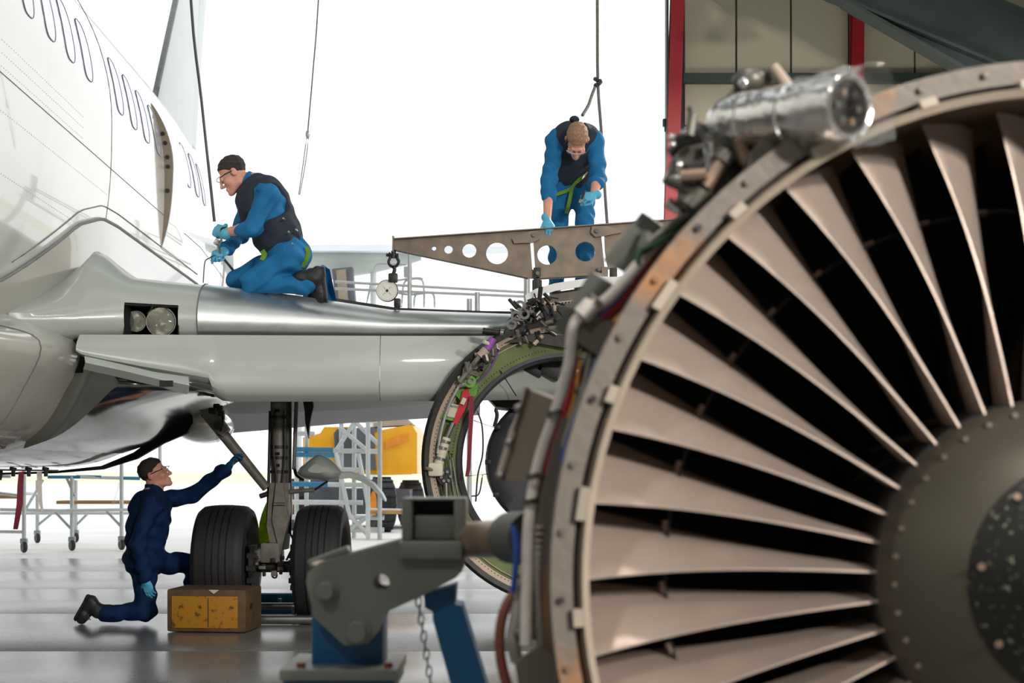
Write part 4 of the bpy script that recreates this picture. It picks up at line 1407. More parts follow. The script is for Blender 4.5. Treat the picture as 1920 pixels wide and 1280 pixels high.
vs, fs = [], []
for side in (1, -1):
    for i in range(NRAD):
        for j in range(NCH):
            vs.append(blade_pt(i / (NRAD - 1), j / (NCH - 1), side))
n1 = NRAD * NCH
for sd in (0, 1):
    for i in range(NRAD - 1):
        for j in range(NCH - 1):
            a = sd * n1 + i * NCH + j
            fs.append((a, a + 1, a + NCH + 1, a + NCH))
for i in range(NRAD - 1):
    for j in (0, NCH - 1):
        a = i * NCH + j
        fs.append((a, a + NCH, n1 + a + NCH, n1 + a))
for j in range(NCH - 1):
    for a in (j, (NRAD - 1) * NCH + j):
        fs.append((a, a + 1, n1 + a + 1, n1 + a))
blade = MB().add([v + EC for v in vs], fs).build('fan_blade', 'titanium', eng, sharp=40)
t_s = 0.69
sn = MB()
A_ = [EP(2.2, 0.288 + 0.498 * t_s - 0.004, 0.172), EP(-8.6, 0.288 + 0.498 * t_s - 0.004, 0.168), EP(-8.6, 0.288 + 0.498 * t_s - 0.004, 0.178), EP(2.2, 0.288 + 0.498 * t_s - 0.004, 0.182)]
sn.prism(A_, (EP(-3, 1, 0) - EC) * 0.0035)
snub = sn.build('midspan_shroud', 'core_dark', blade)
r_s = 0.288 + 0.498 * t_s
nb = MB()
nb.loft([[EP(a_, r_s + dr, s_) for dr, s_ in ((-0.004, 0.185 + k_), (0.004, 0.185 + k_), (0.004, 0.2 + k_), (-0.004, 0.2 + k_))] for a_, k_ in ((-6.6, 0.006), (-5.2, 0.0), (-3.2, -0.012))], close=True, caps=True)
nib = nb.build('shroud_nib', 'titanium', blade)
for k in range(NB):
    ang = math.radians(182.1 + 360 / NB * k)
    if k == 0:
        b_, first = blade, True
        blade.matrix_basis = Matrix.Rotation(ang, 4, EN)
    else:
        b_ = inst(blade, eng, M=Matrix.Rotation(ang, 4, EN))
        for q_ in (snub, nib):
            c_ = q_.copy()
            COL.objects.link(c_)
            c_.parent = b_

# hub, spinner, black nose
hub = elathe([(0.294, 0.105), (0.284, 0.065), (0.277, 0.053), (0.236, 0.006), (0.206, -0.028), (0.190, -0.045), (0.188, -0.04), (0.27, 0.08)], 'spinner', 'spinner_grey', seg=96)
elathe([(0.0, -0.235), (0.02, -0.23), (0.06, -0.19), (0.12, -0.125), (0.165, -0.074), (0.190, -0.046), (0.188, -0.03), (0.0, -0.03)], 'spinner_nose', 'speckled_rubber', seg=72)
elathe([(0.24, 0.06), (0.296, 0.10), (0.30, 0.235), (0.30, 0.6), (0.24, 0.6)], 'fan_disc', 'core_dark', seg=72)
for k in range(38):
    d = 177.6 + 360 / 38 * k + 4.0
    MB().cyl(EP(d, 0.276, 0.045), EP(d, 0.272, 0.058), 0.0050, seg=10).build('spinner_bolt', 'spinner_grey', hub)
for k in range(9):
    d = 172 + 40 * k
    MB().cyl(EP(d, 0.178, -0.068), EP(d, 0.172, -0.056), 0.006, seg=10).build('nose_screw', 'accessory_copper', hub)
# guide vanes and bulkhead behind the fan
vane = MB()
vane.loft([[EP(0, 0.30, 0.36), EP(-1.0, 0.30, 0.42), EP(-0.6, 0.30, 0.48), EP(0.4, 0.30, 0.42)], [EP(0, 0.795, 0.36), EP(-1.0, 0.795, 0.42), EP(-0.6, 0.795, 0.48), EP(0.4, 0.795, 0.42)]], close=True)
vane = vane.build('guide_vane', 'core_dark', case)
for k in range(1, 40):
    c_ = vane.copy()
    COL.objects.link(c_)
    c_.parent = case
    c_.matrix_basis = Matrix.Rotation(math.radians(9 * k), 4, EN)
elathe([(0.25, 0.55), (0.81, 0.55), (0.81, 0.58), (0.25, 0.58)], 'rear_bulkhead', 'black_void', seg=72)
elathe([(0.30, 0.58), (0.42, 0.7), (0.40, 1.3), (0.46, 1.35), (0.44, 2.0), (0.30, 2.3), (0.0, 2.35), (0.0, 0.58)], 'engine_core', 'accessory_grey', seg=48, closed=False)

# things strapped to the outside of the fan case
E_ = W
can = MB()
pa, pb = E_(1352, 236, 2.42), E_(1592, 200, 2.20)
ax_ = (pb - pa).normalized()
L_ = (pb - pa).length
can.lathe([(0.0, 0.0), (0.036, 0.0), (0.046, 0.02), (0.048, 0.06), (0.050, 0.062), (0.050, 0.075), (0.048, 0.077), (0.048, 0.15), (0.051, 0.152), (0.051, 0.165), (0.048, 0.167), (0.05, L_), (0.042, L_), (0.038, L_ - 0.05), (0.0, L_ - 0.05)],
          pa, ax_, seg=36)
canp = can.build('oil_canister', 'foil', eng)
u_, v_ = perp(ax_)
MB().cyl(pb - ax_ * 0.045, pb - ax_ * 0.03, 0.036, 0.03, 16).build('canister_plug', 'gear_dark', canp)
for k in range(6):
    a = k * 1.05
    q = pb - ax_ * 0.03 + u_ * (0.024 * math.cos(a)) + v_ * (0.024 * math.sin(a))
    MB().cyl(q, q + ax_ * 0.03, 0.006).build('plug_stud', random.choice(['steel', 'accessory_copper', 'chrome']), canp)
wr = MB()
rg = []
for i, s in enumerate(np.linspace(L_ * 0.7, L_ + 0.05, 9)):
    ring_ = []
    for k in range(30):
        a = 2 * math.pi * k / 30
        r = 0.054 + 0.003 * math.sin(3 * a + i) + 0.0045 * math.sin(7 * a + 2.3 * i) + 0.002 * random.random() + (0.006 * (i / 8) ** 2)
        ring_.append(pa + ax_ * (s + 0.006 * math.sin(5 * a)) + u_ * (r * math.cos(a)) + v_ * (r * math.sin(a)))
    rg.append(ring_)
wr.loft(rg, close=True)
wr.build('plastic_wrap', 'clear_wrap', canp, sharp=0)
MB().lathe([(0.048, -0.004), (0.053, 0.0), (0.051, 0.004), (0.046, 0.002)], pb, ax_, seg=30, closed_prof=True).build('canister_rim', 'foil', canp)
MB().cyl(E_(1452, 125, 2.42), E_(1480, 165, 2.40), 0.008, 0.010).build('filler_neck', 'cowl_tan', canp)
MB().tube([E_(1330, 260, 2.4), E_(1345, 225, 2.44), E_(1390, 165, 2.46), E_(1450, 150, 2.46)], 0.009, smooth=6).build('canister_hose', 'accessory_grey', canp)
MB().ball(E_(1405, 152, 2.45), (0.03, 0.03, 0.022)).build('cap', 'accessory_grey', canp)
MB().ball(E_(1395, 156, 2.41), 0.010).build('cap_nut', 'chrome', canp)
MB().cyl(E_(1415, 150, 2.45), E_(1445, 140, 2.45), 0.012).build('cap_pipe', 'gear_dark', canp)
MB().prism([E_(a, b, 2.33) for a, b in [(1430, 262), (1510, 256), (1508, 284), (1432, 292)]], EN * 0.08).build('mount_pad', 'white_sleeve', eng)
MB().prism([E_(a, b, 2.30) for a, b in [(1405, 290), (1440, 240), (1530, 262), (1590, 245), (1480, 320), (1400, 370)]], EN * 0.12).build('mount_bracket', 'casing', eng)
# accessory cluster
acc = MB().bbox(E_(1330, 330, 2.44), (0.10, 0.12, 0.12), 0.02, Matrix.Rotation(-0.6, 3, 'Y')).build('accessory_gearbox', 'accessory_grey', eng)
MB().cyl(E_(1420, 330, 2.44), E_(1370, 250, 2.42), 0.045, 0.04, 20).build('pump_body', 'gear_dark', acc)
MB().cyl(E_(1290, 390, 2.38), E_(1318, 352, 2.38), 0.026, 0.026, 14).build('valve_body', 'accessory_grey', acc)
MB().cyl(E_(1320, 350, 2.36), E_(1352, 305, 2.36), 0.014, 0.014, 12).build('copper_pipe', 'accessory_copper', acc)
MB().cyl(E_(1352, 305, 2.36), E_(1365, 286, 2.36), 0.02, 0.018, 12).build('pipe_union', 'accessory_grey', acc)
MB().cyl(E_(1258, 264, 2.42), E_(1300, 252, 2.42), 0.007).build('stud', 'chrome', acc)
for a, b in ((1260, 258), (1262, 272), (1284, 250), (1286, 268)):
    MB().ball(E_(a, b, 2.41), 0.007).build('stud_nut', 'chrome', acc)
MB().ball(E_(1308, 258, 2.43), (0.022, 0.03, 0.026)).build('black_plug', 'cable_black', acc)
for i in range(40):
    q = E_(random.uniform(1268, 1400), random.uniform(250, 395), random.uniform(2.34, 2.46))
    if (q - EC).length < 0.84 and (q - EC).dot(EN) < 0.3:
        q = EC + (q - EC) * (0.87 / (q - EC).length)
    d = Vector((random.uniform(-1, 1), random.uniform(-.4, .4), random.uniform(-1, 1))).normalized() * random.uniform(0.02, 0.05)
    MB().cyl(q, q + d, random.uniform(0.004, 0.013), seg=8).build('accessory_fitting', random.choice(['accessory_grey', 'gear_dark', 'chrome', 'accessory_copper', 'gear_dark', 'dark_metal']), acc)
for i in range(5):
    a0 = E_(1275 + 12 * i, 300 + 12 * i, 2.36)
    MB().tube([a0, E_(1268 + 9 * i, 340 + 8 * i, 2.38), E_(1290 + 12 * i, 385, 2.4)], 0.0045, smooth=5).build('thin_pipe', random.choice(['steel', 'gear_dark', 'chrome']), acc)

# left-hand side: plates, box, wiring
MB().prism([E_(a, b, 2.44) for a, b in [(1204, 397), (1236, 420), (1172, 512), (1130, 488)]], Vector((0.02, 0.05, 0))).build('cover_plate', 'olive_plate', eng)
MB().prism([E_(a, b, 2.44) for a, b in [(1108, 508), (1168, 545), (1092, 660), (1038, 616)]], Vector((0.02, 0.05, 0))).build('cover_plate', 'olive_plate', eng)
bx = MB().prism([E_(a, b, 2.52) for a, b in [(987, 728), (1036, 748), (1012, 900), (946, 902), (938, 890)]], Vector((0.03, 0.10, 0.0))).build('control_box', 'box_taupe', eng)
MB().tube([E_(987, 726, 2.515), E_(962, 808, 2.515), E_(937, 892, 2.515)], 0.0065).build('lit_box_edge', 'lug', bx)  # pale tube standing in for light along the box edge
for a, b in ((972, 765), (955, 830), (938, 892)):
    MB().ball(E_(a, b, 2.51), 0.008).build('box_screw', 'steel', bx)
MB().prism([E_(a, b, 2.40) for a, b in [(1070, 606), (1148, 600), (1160, 640), (1124, 668), (1086, 642)]], Vector((0, 0.02, 0))).build('bracket', 'casing', eng)
MB().prism([E_(a, b, 2.36) for a, b in [(965, 1245), (1008, 1212), (1046, 1236), (1050, 1300), (975, 1300)]], Vector((0, 0.03, 0))).build('bracket', 'casing', eng)


def cable(pts, r, m, name='cable', smooth=6):
    return MB().tube([E_(*p) for p in pts], r, smooth=smooth, seg=10).build(name, m, eng)


cable([(1290, 405, 2.5), (1240, 445, 2.46), (1185, 510, 2.42), (1140, 560, 2.4), (1100, 585, 2.4), (1076, 612, 2.4), (1068, 680, 2.42), (1046, 760, 2.44), (1018, 840, 2.46), (1003, 900, 2.46), (992, 980, 2.44), (988, 1080, 2.42), (986, 1210, 2.4)],
      0.0105, 'white_sleeve', 'wiring_sleeve')
cable([(1120, 560, 2.39), (1090, 592, 2.39)], 0.017, 'white_sleeve', 'sleeve_bulge', 3)
cable([(1124, 668, 2.37), (1100, 735, 2.37), (1075, 800, 2.38), (1054, 866, 2.4)], 0.0058, 'cable_blue')
cable([(1300, 430, 2.5), (1250, 490, 2.46), (1205, 555, 2.42), (1165, 615, 2.4), (1140, 640, 2.4)], 0.005, 'cable_blue')
cable([(962, 980, 2.42), (968, 1030, 2.41), (966, 1075, 2.41), (962, 1110, 2.42)], 0.0055, 'cable_blue')
cable([(1082, 640, 2.42), (1076, 700, 2.43), (1062, 760, 2.43), (1040, 830, 2.45), (1022, 890, 2.46)], 0.004, 'cable_red')
cable([(1090, 660, 2.42), (1078, 740, 2.43), (1055, 810, 2.44), (1040, 880, 2.46)], 0.0035, 'cable_orange')
cable([(1110, 650, 2.42), (1095, 720, 2.42), (1060, 820, 2.43), (1048, 880, 2.45)], 0.0045, 'cable_grey')
cable([(1250, 440, 2.46), (1210, 500, 2.44), (1170, 560, 2.42), (1130, 600, 2.41)], 0.005, 'cable_red')
cable([(1262, 450, 2.46), (1222, 515, 2.44), (1180, 575, 2.42), (1150, 605, 2.41)], 0.005, 'cable_orange')
cable([(1258, 430, 2.44), (1205, 480, 2.43), (1165, 550, 2.41), (1125, 590, 2.4)], 0.005, 'cable_purple')
cable([(1300, 395, 2.44), (1265, 430, 2.43), (1230, 455, 2.42), (1200, 470, 2.42), (1196, 500, 2.42)], 0.0055, 'cable_green')
cable([(1310, 390, 2.42), (1262, 418, 2.42), (1215, 455, 2.42)], 0.006, 'cable_grey')
cable([(1026, 900, 2.46), (1014, 980, 2.44), (1008, 1060, 2.42), (1010, 1150, 2.42), (1014, 1210, 2.42)], 0.0065, 'cable_grey', 'conduit')
for i in range(18):
    t = 985 + 12.5 * i
    x = 1012 - 4 * math.sin(math.pi * i / 17)
    MB().cyl(E_(x, t, 2.425), E_(x, t + 5, 2.425), 0.0082, seg=10).build('conduit_ring', 'lug', eng)
cable([(985, 1090, 2.46), (952, 1130, 2.44), (938, 1180, 2.43), (940, 1240, 2.43), (958, 1310, 2.43)], 0.0095, 'hose_brown', 'rubber_hose')
cable([(975, 1080, 2.46), (972, 1130, 2.44), (962, 1200, 2.42), (970, 1240, 2.42)], 0.012, 'cable_grey', 'grey_hose')
for (a, b) in ((1000, 893), (995, 940), (986, 1100), (1066, 690), (1040, 775), (1108, 578), (1165, 535)):
    MB().lathe([(0.0108, -0.005), (0.0135, -0.005), (0.0135, 0.005), (0.0108, 0.005)], E_(a, b, 2.44), (-0.2, 0, 1), seg=14, closed_prof=True).build('sleeve_clamp', 'accessory_grey', eng)
for i in range(12):
    o_ = 3.0 * i
    cable([(1236 - 26 + o_ * 1.4 + random.uniform(-6, 6), 470, 2.47), (1172 - 22 + o_ * 1.3 + random.uniform(-8, 8), 570, 2.45), (1118 - 16 + o_ + random.uniform(-8, 8), 672, 2.45), (1072 - 14 + o_ * 0.8 + random.uniform(-8, 8), 790, 2.46),
           (1040 - 12 + o_ * 0.6 + random.uniform(-6, 6), 900, 2.47), (1018 - 14 + o_ * 0.7, 1020, 2.47), (1012 - 14 + o_ * 0.7, 1200, 2.46)], random.uniform(0.0028, 0.0055), random.choice(['cable_grey', 'cable_black', 'olive_plate', 'accessory_grey', 'white_sleeve', 'cable_green', 'cable_black']), 'wiring', 5)
for i in range(44):
    t = random.random()
    a = 1225 - 215 * t ** 0.8 + random.uniform(-10, 14)
    b = 440 + 780 * t + random.uniform(-14, 14)
    q = E_(a, b, random.uniform(2.42, 2.52))
    d = Vector((random.uniform(-1, 1), random.uniform(-.4, .4), random.uniform(-1, 1))).normalized() * random.uniform(0.012, 0.035)
    MB().cyl(q, q + d, random.uniform(0.004, 0.011), seg=8).build('case_fitting', random.choice(['accessory_grey', 'gear_dark', 'olive_plate', 'casing', 'cable_black', 'box_taupe']), eng)
MB().ball(E_(972, 1190, 2.42), (0.012, 0.014, 0.016)).build('grey_knob', 'accessory_grey', eng)

# ------------------------------------------------------------------ engine stand
SY_ = 2.95
SB = lambda px, py, dy=0.0: W(px, py, SY_ + dy)
Zc = lambda x, y: (480 + x / 2.37, 740 + y / 2.37)
stand = thing('engine_stand', (SB(650, 1200).x, SY_, 0), 'blue and grey steel engine stand bolted to the fan case', 'stand')
pxs = SY_ / FPX
ol = [Zc(*p) for p in [(228, 830), (236, 785), (290, 742), (640, 645), (925, 645), (918, 780), (890, 810), (740, 890), (575, 965), (545, 1050), (500, 1100), (400, 1110), (262, 985)]]


def s2(p):
    q = SB(*p)
    return (q.x, q.z)


plate_with_holes([s2(p) for p in ol], [(*s2(Zc(560, 830)), 36 / 2.37 * pxs)], (0, SY_, 0), (1, 0, 0), (0, 0, 1), (0, 1, 0), 0.035, 'cheek_plate', 'stand_steel', stand)
plate_with_holes([s2(p) for p in ol], [(*s2(Zc(560, 830)), 36 / 2.37 * pxs)], (0, SY_ + 0.12, 0), (1, 0, 0), (0, 0, 1), (0, 1, 0), 0.035, 'cheek_plate', 'stand_steel', stand)
for z_, r in ((Zc(320, 865), 50 / 2.37 * pxs), (Zc(455, 1045), 60 / 2.37 * pxs)):
    q = SB(*z_)
    MB().lathe([(0, -0.05), (r * 0.7, -0.05), (r * 0.78, -0.044), (r * 0.8, -0.03), (r, -0.03), (r, 0.15), (0, 0.15)], q, (0, 1, 0), seg=28).build('pivot_pin', 'stand_steel', stand)
# clevis block on top
for a, b in ((650, 700), (880, 935)):
    p0, p1 = Zc(a, 460), Zc(b, 645)
    c_ = (SB(*p0) + SB(*p1)) / 2
    MB().bbox(c_ + Vector((0, 0.06, 0)), (abs(SB(*p1).x - SB(*p0).x), 0.17, abs(SB(*p1).z - SB(*p0).z)), 0.006).build('clevis_cheek', 'stand_steel', stand)
c_ = SB(*Zc(792, 590))
MB().bbox(c_ + Vector((0, 0.06, 0)), (180 / 2.37 * pxs, 0.13, 110 / 2.37 * pxs), 0.005).build('clevis_block', 'stand_steel', stand)
MB().bbox(SB(*Zc(792, 500)) + Vector((0, 0.12, 0)), (180 / 2.37 * pxs, 0.05, 80 / 2.37 * pxs), 0.004).build('clevis_web', 'olive_plate', stand)
MB().bbox(SB(*Zc(790, 463)) + Vector((0, 0.06, 0)), (285 / 2.37 * pxs, 0.17, 10 / 2.37 * pxs), 0.002).build('clevis_cap', 'stand_steel', stand)
MB().bbox(SB(*Zc(780, 685)) + Vector((0, 0.05, 0)), (280 / 2.37 * pxs, 0.19, 80 / 2.37 * pxs), 0.006).build('saddle_block', 'stand_steel', stand)
a, b = SB(*Zc(925, 628)), W(1015, 1008, 2.62)
MB().cyl(SB(870, 1012, 0.06), W(985, 1008, 2.66), 0.038, 0.036, 24).build('trunnion_shaft', 'accessory_copper', stand)
MB().cyl(W(960, 1008, 2.72), W(1000, 1008, 2.62), 0.05, 0.05, 24).build('trunnion_collar', 'olive_plate', stand)
# blue post with flanged foot
q0, q1 = SB(*Zc(236, 985)), SB(*Zc(560, 1215))
pw = q1.x - q0.x
pc_ = Vector(((q0.x + q1.x) / 2, SY_ + 0.085, 0))
MB().bbox((pc_.x, pc_.y, (q0.z + q1.z) / 2 + 0.02), (pw, 0.11, q0.z - q1.z + 0.05), 0.008).build('upper_post', 'stand_blue', stand)
MB().bbox((pc_.x - 0.01, pc_.y, q1.z - 0.008), (pw + 0.09, 0.26, 0.024), 0.004).build('post_flange', 'stand_steel', stand)
MB().bbox((pc_.x - 0.01, pc_.y, q1.z - 0.032), (pw + 0.08, 0.25, 0.02), 0.004).build('post_flange', 'stand_blue', stand)
MB().bbox((pc_.x, pc_.y, (q1.z - 0.04) / 2 + 0.05), (pw + 0.01, 0.18, q1.z - 0.14), 0.008).build('lower_post', 'stand_blue', stand)
for dx in (-0.09, 0.09):
    MB().cyl((pc_.x + dx, pc_.y - 0.1, q1.z - 0.05), (pc_.x + dx, pc_.y - 0.1, q1.z + 0.014), 0.01, seg=6).build('flange_bolt', 'hose_brown', stand)
# slanted leg
e1 = [Zc(*p) for p in [(745, 890), (890, 845), (884, 930), (900, 935), (915, 935), (1150, 1700), (980, 1700), (785, 1000), (785, 965), (750, 945)]]
lg = MB().prism([SB(*p, 0.03) for p in e1], (0, 0.11, 0)).build('brace_leg', 'stand_blue', stand)
MB().bbox((0.24, SY_ + 0.08, 0.32), (0.16, 0.2, 0.64), 0.01).build('leg_base', 'stand_blue', stand)
# second post on the far side and the wheeled base
MB().bbox((1.92, 2.7, 0.62), (0.14, 0.16, 1.1), 0.008).build('lower_post', 'stand_blue', stand)
MB().cyl((1.92, 2.7, 1.05), (1.72, 2.66, 1.05), 0.038, seg=20).build('trunnion_shaft', 'accessory_copper', stand)
MB().bbox((1.92, 2.7, 1.08), (0.16, 0.16, 0.18), 0.01).build('saddle_block', 'stand_steel', stand)
for x in (pc_.x, 1.92):
    MB().bbox((x, 3.2, 0.12), (0.14, 3.0, 0.12), 0.01).build('base_rail', 'stand_blue', stand)
    for y in (1.9, 4.5):
        MB().lathe([(0.0, -0.03), (0.05, -0.03), (0.06, -0.02), (0.06, 0.02), (0.05, 0.03), (0.0, 0.03)], (x, y, 0.06), (1, 0, 0), seg=20).build('caster', 'black_rubber', stand)
for y in (2.95, 4.3):
    MB().bbox(((pc_.x + 1.92) / 2, y, 0.12), (1.92 - pc_.x - 0.1, 0.12, 0.1), 0.01).build('cross_rail', 'stand_blue', stand)
MB().bbox((0.9, 4.3, 0.42), (0.12, 0.12, 0.5), 0.01).build('rear_post', 'stand_blue', stand)
MB().bbox((0.84, 4.2, 0.63), (0.3, 0.3, 0.06), 0.01).build('rear_saddle', 'stand_steel', stand)
MB().bbox(SB(*Zc(330, 720), 0.05), (0.09, 0.05, 0.02), 0.005, Matrix.Rotation(-0.35, 3, 'Y')).build('top_lug', 'stand_steel', stand)
MB().ball(SB(*Zc(288, 752), 0.02), (0.02, 0.03, 0.008)).build('top_button', 'lug', stand)

# chain hanging from the stand
chain = thing('chain', SB(790, 1400, 0.1), 'thin steel chain hanging from the engine stand bracket', 'chain')
lk = None
p0 = SB(*Zc(716, 880), 0.06)
for i in range(24):
    c_ = p0 + Vector((0.0028 * i, 0, -0.0185 * i))
    d1 = Vector((1, 0, 0)) if i % 2 else Vector((0, 1, 0))
    MB().tube([c_ + d1 * (0.006 * math.cos(t)) + Vector((0, 0, 0.0125 * math.sin(t))) for t in np.linspace(0, 2 * math.pi, 11)[:-1]], 0.0022, seg=5, closed=True).build('chain_link', 'galvanised', chain)

# ------------------------------------------------------------------ people
def unit(v):
    return Vector(v).normalized()


def frame_up(fwd, up):
    f = unit(fwd)
    r = f.cross(Vector(up)).normalized()
    u = r.cross(f).normalized()
    return r, f, u          # right, forward, up


HS = 1.08


def head_fn(c, fwd, up):
    r, f, u = frame_up(fwd, up)
    c = Vector(c)
    M = np.array([list(r), list(f), list(u)]).T

    def P(x, y, z):
        return c + (r * x + f * y + u * z) * HS
    return P, M


def add_head(s, c, fwd, up):
    P, M = head_fn(c, fwd, up)
    s.ell(P(0, -0.012, 0.038), (0.076, 0.098, 0.084), M, 0.02)
    s.ell(P(0, 0.030, -0.042), (0.060, 0.064, 0.078), M, 0.03)
    s.cone(P(-0.045, 0.0, -0.075), P(-0.012, 0.072, -0.103), 0.018, 0.018, 0.02)
    s.cone(P(0.045, 0.0, -0.075), P(0.012, 0.072, -0.103), 0.018, 0.018, 0.02)
    s.cone(P(-0.03, 0.084, 0.016), P(0.03, 0.084, 0.016), 0.012, 0.012, 0.015)
    for sx in (-1, 1):
        s.ell(P(sx * 0.034, 0.106, -0.006), (0.018, 0.016, 0.012), M, 0.012, sub=True)
        s.ell(P(sx * 0.040, 0.062, -0.034), (0.024, 0.026, 0.024), M, 0.02)
        s.ell(P(sx * 0.079, -0.008, -0.012), (0.009, 0.024, 0.033), M, 0.006)
        s.ell(P(sx * 0.034, 0.088, -0.006), (0.013, 0.012, 0.011), M, 0.004)
    s.cone(P(0, 0.092, 0.006), P(0, 0.116, -0.040), 0.008, 0.0125, 0.010)
    s.cone(P(-0.011, 0.100, -0.044), P(0.011, 0.100, -0.044), 0.0095, 0.0095, 0.008)
    s.ell(P(0, 0.092, -0.069), (0.024, 0.009, 0.008), M, 0.012)
    s.ell(P(0, 0.090, -0.081), (0.021, 0.010, 0.009), M, 0.012)
    s.ell(P(0, 0.086, -0.106), (0.02, 0.018, 0.016), M, 0.015)
    return P, M


def add_hair(root, P, M, m, front=(0.075, 0.062), back=(-0.09, -0.055), lift=0.005):
    s = SDF(0.006)
    s.ell(P(0, -0.014, 0.040), (0.079 + lift * 0.4, 0.103 + lift * 0.5, 0.086 + lift), M, 0.01)
    a = P(0, front[0], front[1])
    b = P(0, back[0], back[1])
    d = (a - b).normalized()
    r = P(1, 0, 0) - P(0, 0, 0)
    n = r.cross(d)
    if n.dot(P(0, 0, 1) - P(0, 0, 0)) < 0:
        n = -n
    s.half(a, n)
    V, F = s.mesh(fold=0.0024, ff=170, smooth=0)
    return link_mesh('hair', V, F, m, root, sharp=0, flip=False)


def add_hand(root, wrist, fdir, back, thumb, curl=(35, 45, 30), m='glove_blue', sc=1.0, cuff=0.035, name='glove', splay=0.0, thumbcurl=0.5):
    """five separate fingers; fdir = towards the fingers, back = out of the back of the hand, thumb = +1/-1 side along fdir x back"""
    f = unit(fdir)
    b = Vector(back)
    b = (b - f * b.dot(f)).normalized()
    x = f.cross(b).normalized() * thumb
    w = Vector(wrist)

    def P(a, c, d):
        return w + (x * a + f * c + b * d) * sc
    M = np.array([list(x), list(f), list(b)]).T
    s = SDF(0.0042)
    s.ell(P(0.0, 0.052, 0), (0.042 * sc, 0.050 * sc, 0.0165 * sc), M, 0.015)
    s.cone(P(0, 0.015, 0), P(0, -cuff, 0), 0.027 * sc, 0.034 * sc, 0.02)
    for i, (bx_, L, r) in enumerate(((0.031, 0.078, 0.0088), (0.0105, 0.086, 0.0092), (-0.0105, 0.080, 0.0088), (-0.031, 0.064, 0.0078))):
        p = P(bx_ * 0.95, 0.088 - 0.008 * abs(i - 1.2), 0.002)
        s.cone(P(bx_ * 0.6, 0.05, 0), p, 0.011 * sc, r * 1.12 * sc, 0.008)
        ang = 0.0
        for k, fr in enumerate((0.45, 0.31, 0.24)):
            ang += math.radians(curl[k] * (1 + 0.06 * i))
            dirv = (f * math.cos(ang) - b * math.sin(ang) + x * (splay * (1.3 - i))).normalized()
            q = p + dirv * (L * fr * sc)
            s.cone(p, q, r * (1 - 0.07 * k) * sc, r * (0.95 - 0.08 * k) * sc, 0.003)
            p = q
    t0 = P(0.026, 0.018, -0.004)
    t1 = P(0.052, 0.048, -0.012 - 0.01 * thumbcurl)
    t2 = P(0.055 - 0.02 * thumbcurl, 0.078, -0.022 - 0.022 * thumbcurl)
    t3 = P(0.050 - 0.035 * thumbcurl, 0.100, -0.030 - 0.030 * thumbcurl)
    s.cone(t0, t1, 0.0165 * sc, 0.0125 * sc, 0.012)
    s.cone(t1, t2, 0.0118 * sc, 0.0105 * sc, 0.004)
    s.cone(t2, t3, 0.0105 * sc, 0.0088 * sc, 0.003)
    V, F = s.mesh(smooth=1)
    return link_mesh(name, V, F, m, root, sharp=0, flip=False)


def strip(root, pts, w, th, m, name, side):
    """flat webbing along points; side = the direction of its width at each point"""
    P = spline([Vector(p) for p in pts], 5)
    rings = []
    n = len(P)
    sd = [Vector(s) for s in side] if isinstance(side[0], (tuple, list, Vector)) else None
    for i, p in enumerate(P):
        d = (P[min(i + 1, n - 1)] - P[max(i - 1, 0)]).normalized()
        if sd:
            t = i / (n - 1) * (len(sd) - 1)
            k = min(int(t), len(sd) - 2)
            s_ = sd[k].lerp(sd[k + 1], t - k)
        else:
            s_ = Vector(side)
        s_ = (s_ - d * s_.dot(d)).normalized()
        q = d.cross(s_)
        rings.append([p + s_ * w / 2 + q * th, p - s_ * w / 2 + q * th, p - s_ * w / 2 - q * th, p + s_ * w / 2 - q * th])
    return MB().loft(rings, close=True, caps=True).build(name, m, root)


def boot(root, ankle, heel, toe, up, m='boot_leather', shin=None):
    """ankle joint, heel and toe tip of the sole, up = away from the sole"""
    ankle, heel, toe = Vector(ankle), Vector(heel), Vector(toe)
    u = unit(up)
    d = (toe - heel).normalized()
    s = SDF(0.007)
    s.cone(ankle + (unit(shin) if shin is not None else u) * 0.09, ankle, 0.056, 0.052, 0.02)
    s.cone(ankle, heel + d * 0.045 + u * 0.045, 0.052, 0.045, 0.03)
    s.cone(heel + d * 0.05 + u * 0.045, toe - d * 0.06 + u * 0.04, 0.044, 0.040, 0.03)
    s.cone(toe - d * 0.09 + u * 0.042, toe - d * 0.045 + u * 0.036, 0.046, 0.036, 0.02)
    o = sdf_part('boot', s, m, root, fold=0.0018, ff=70)
    so = SDF(0.006)
    so.cone(heel + d * 0.04 + u * 0.012, toe - d * 0.05 + u * 0.012, 0.036, 0.042, 0.01)
    so.half(heel + u * 0.0, u)
    so.half(heel + u * 0.022, -u)
    V, F = so.mesh(smooth=0)
    link_mesh('boot_sole', V, F, 'black_rubber', o, sharp=30, flip=False)
    hb = MB().bbox(heel + d * 0.045 + u * 0.004, (0.06, 0.07, 0.02), 0.005, Matrix([list(d.cross(u)), list(d), list(u)]).transposed())
    hb.build('boot_heel', 'black_rubber', o)
    return o


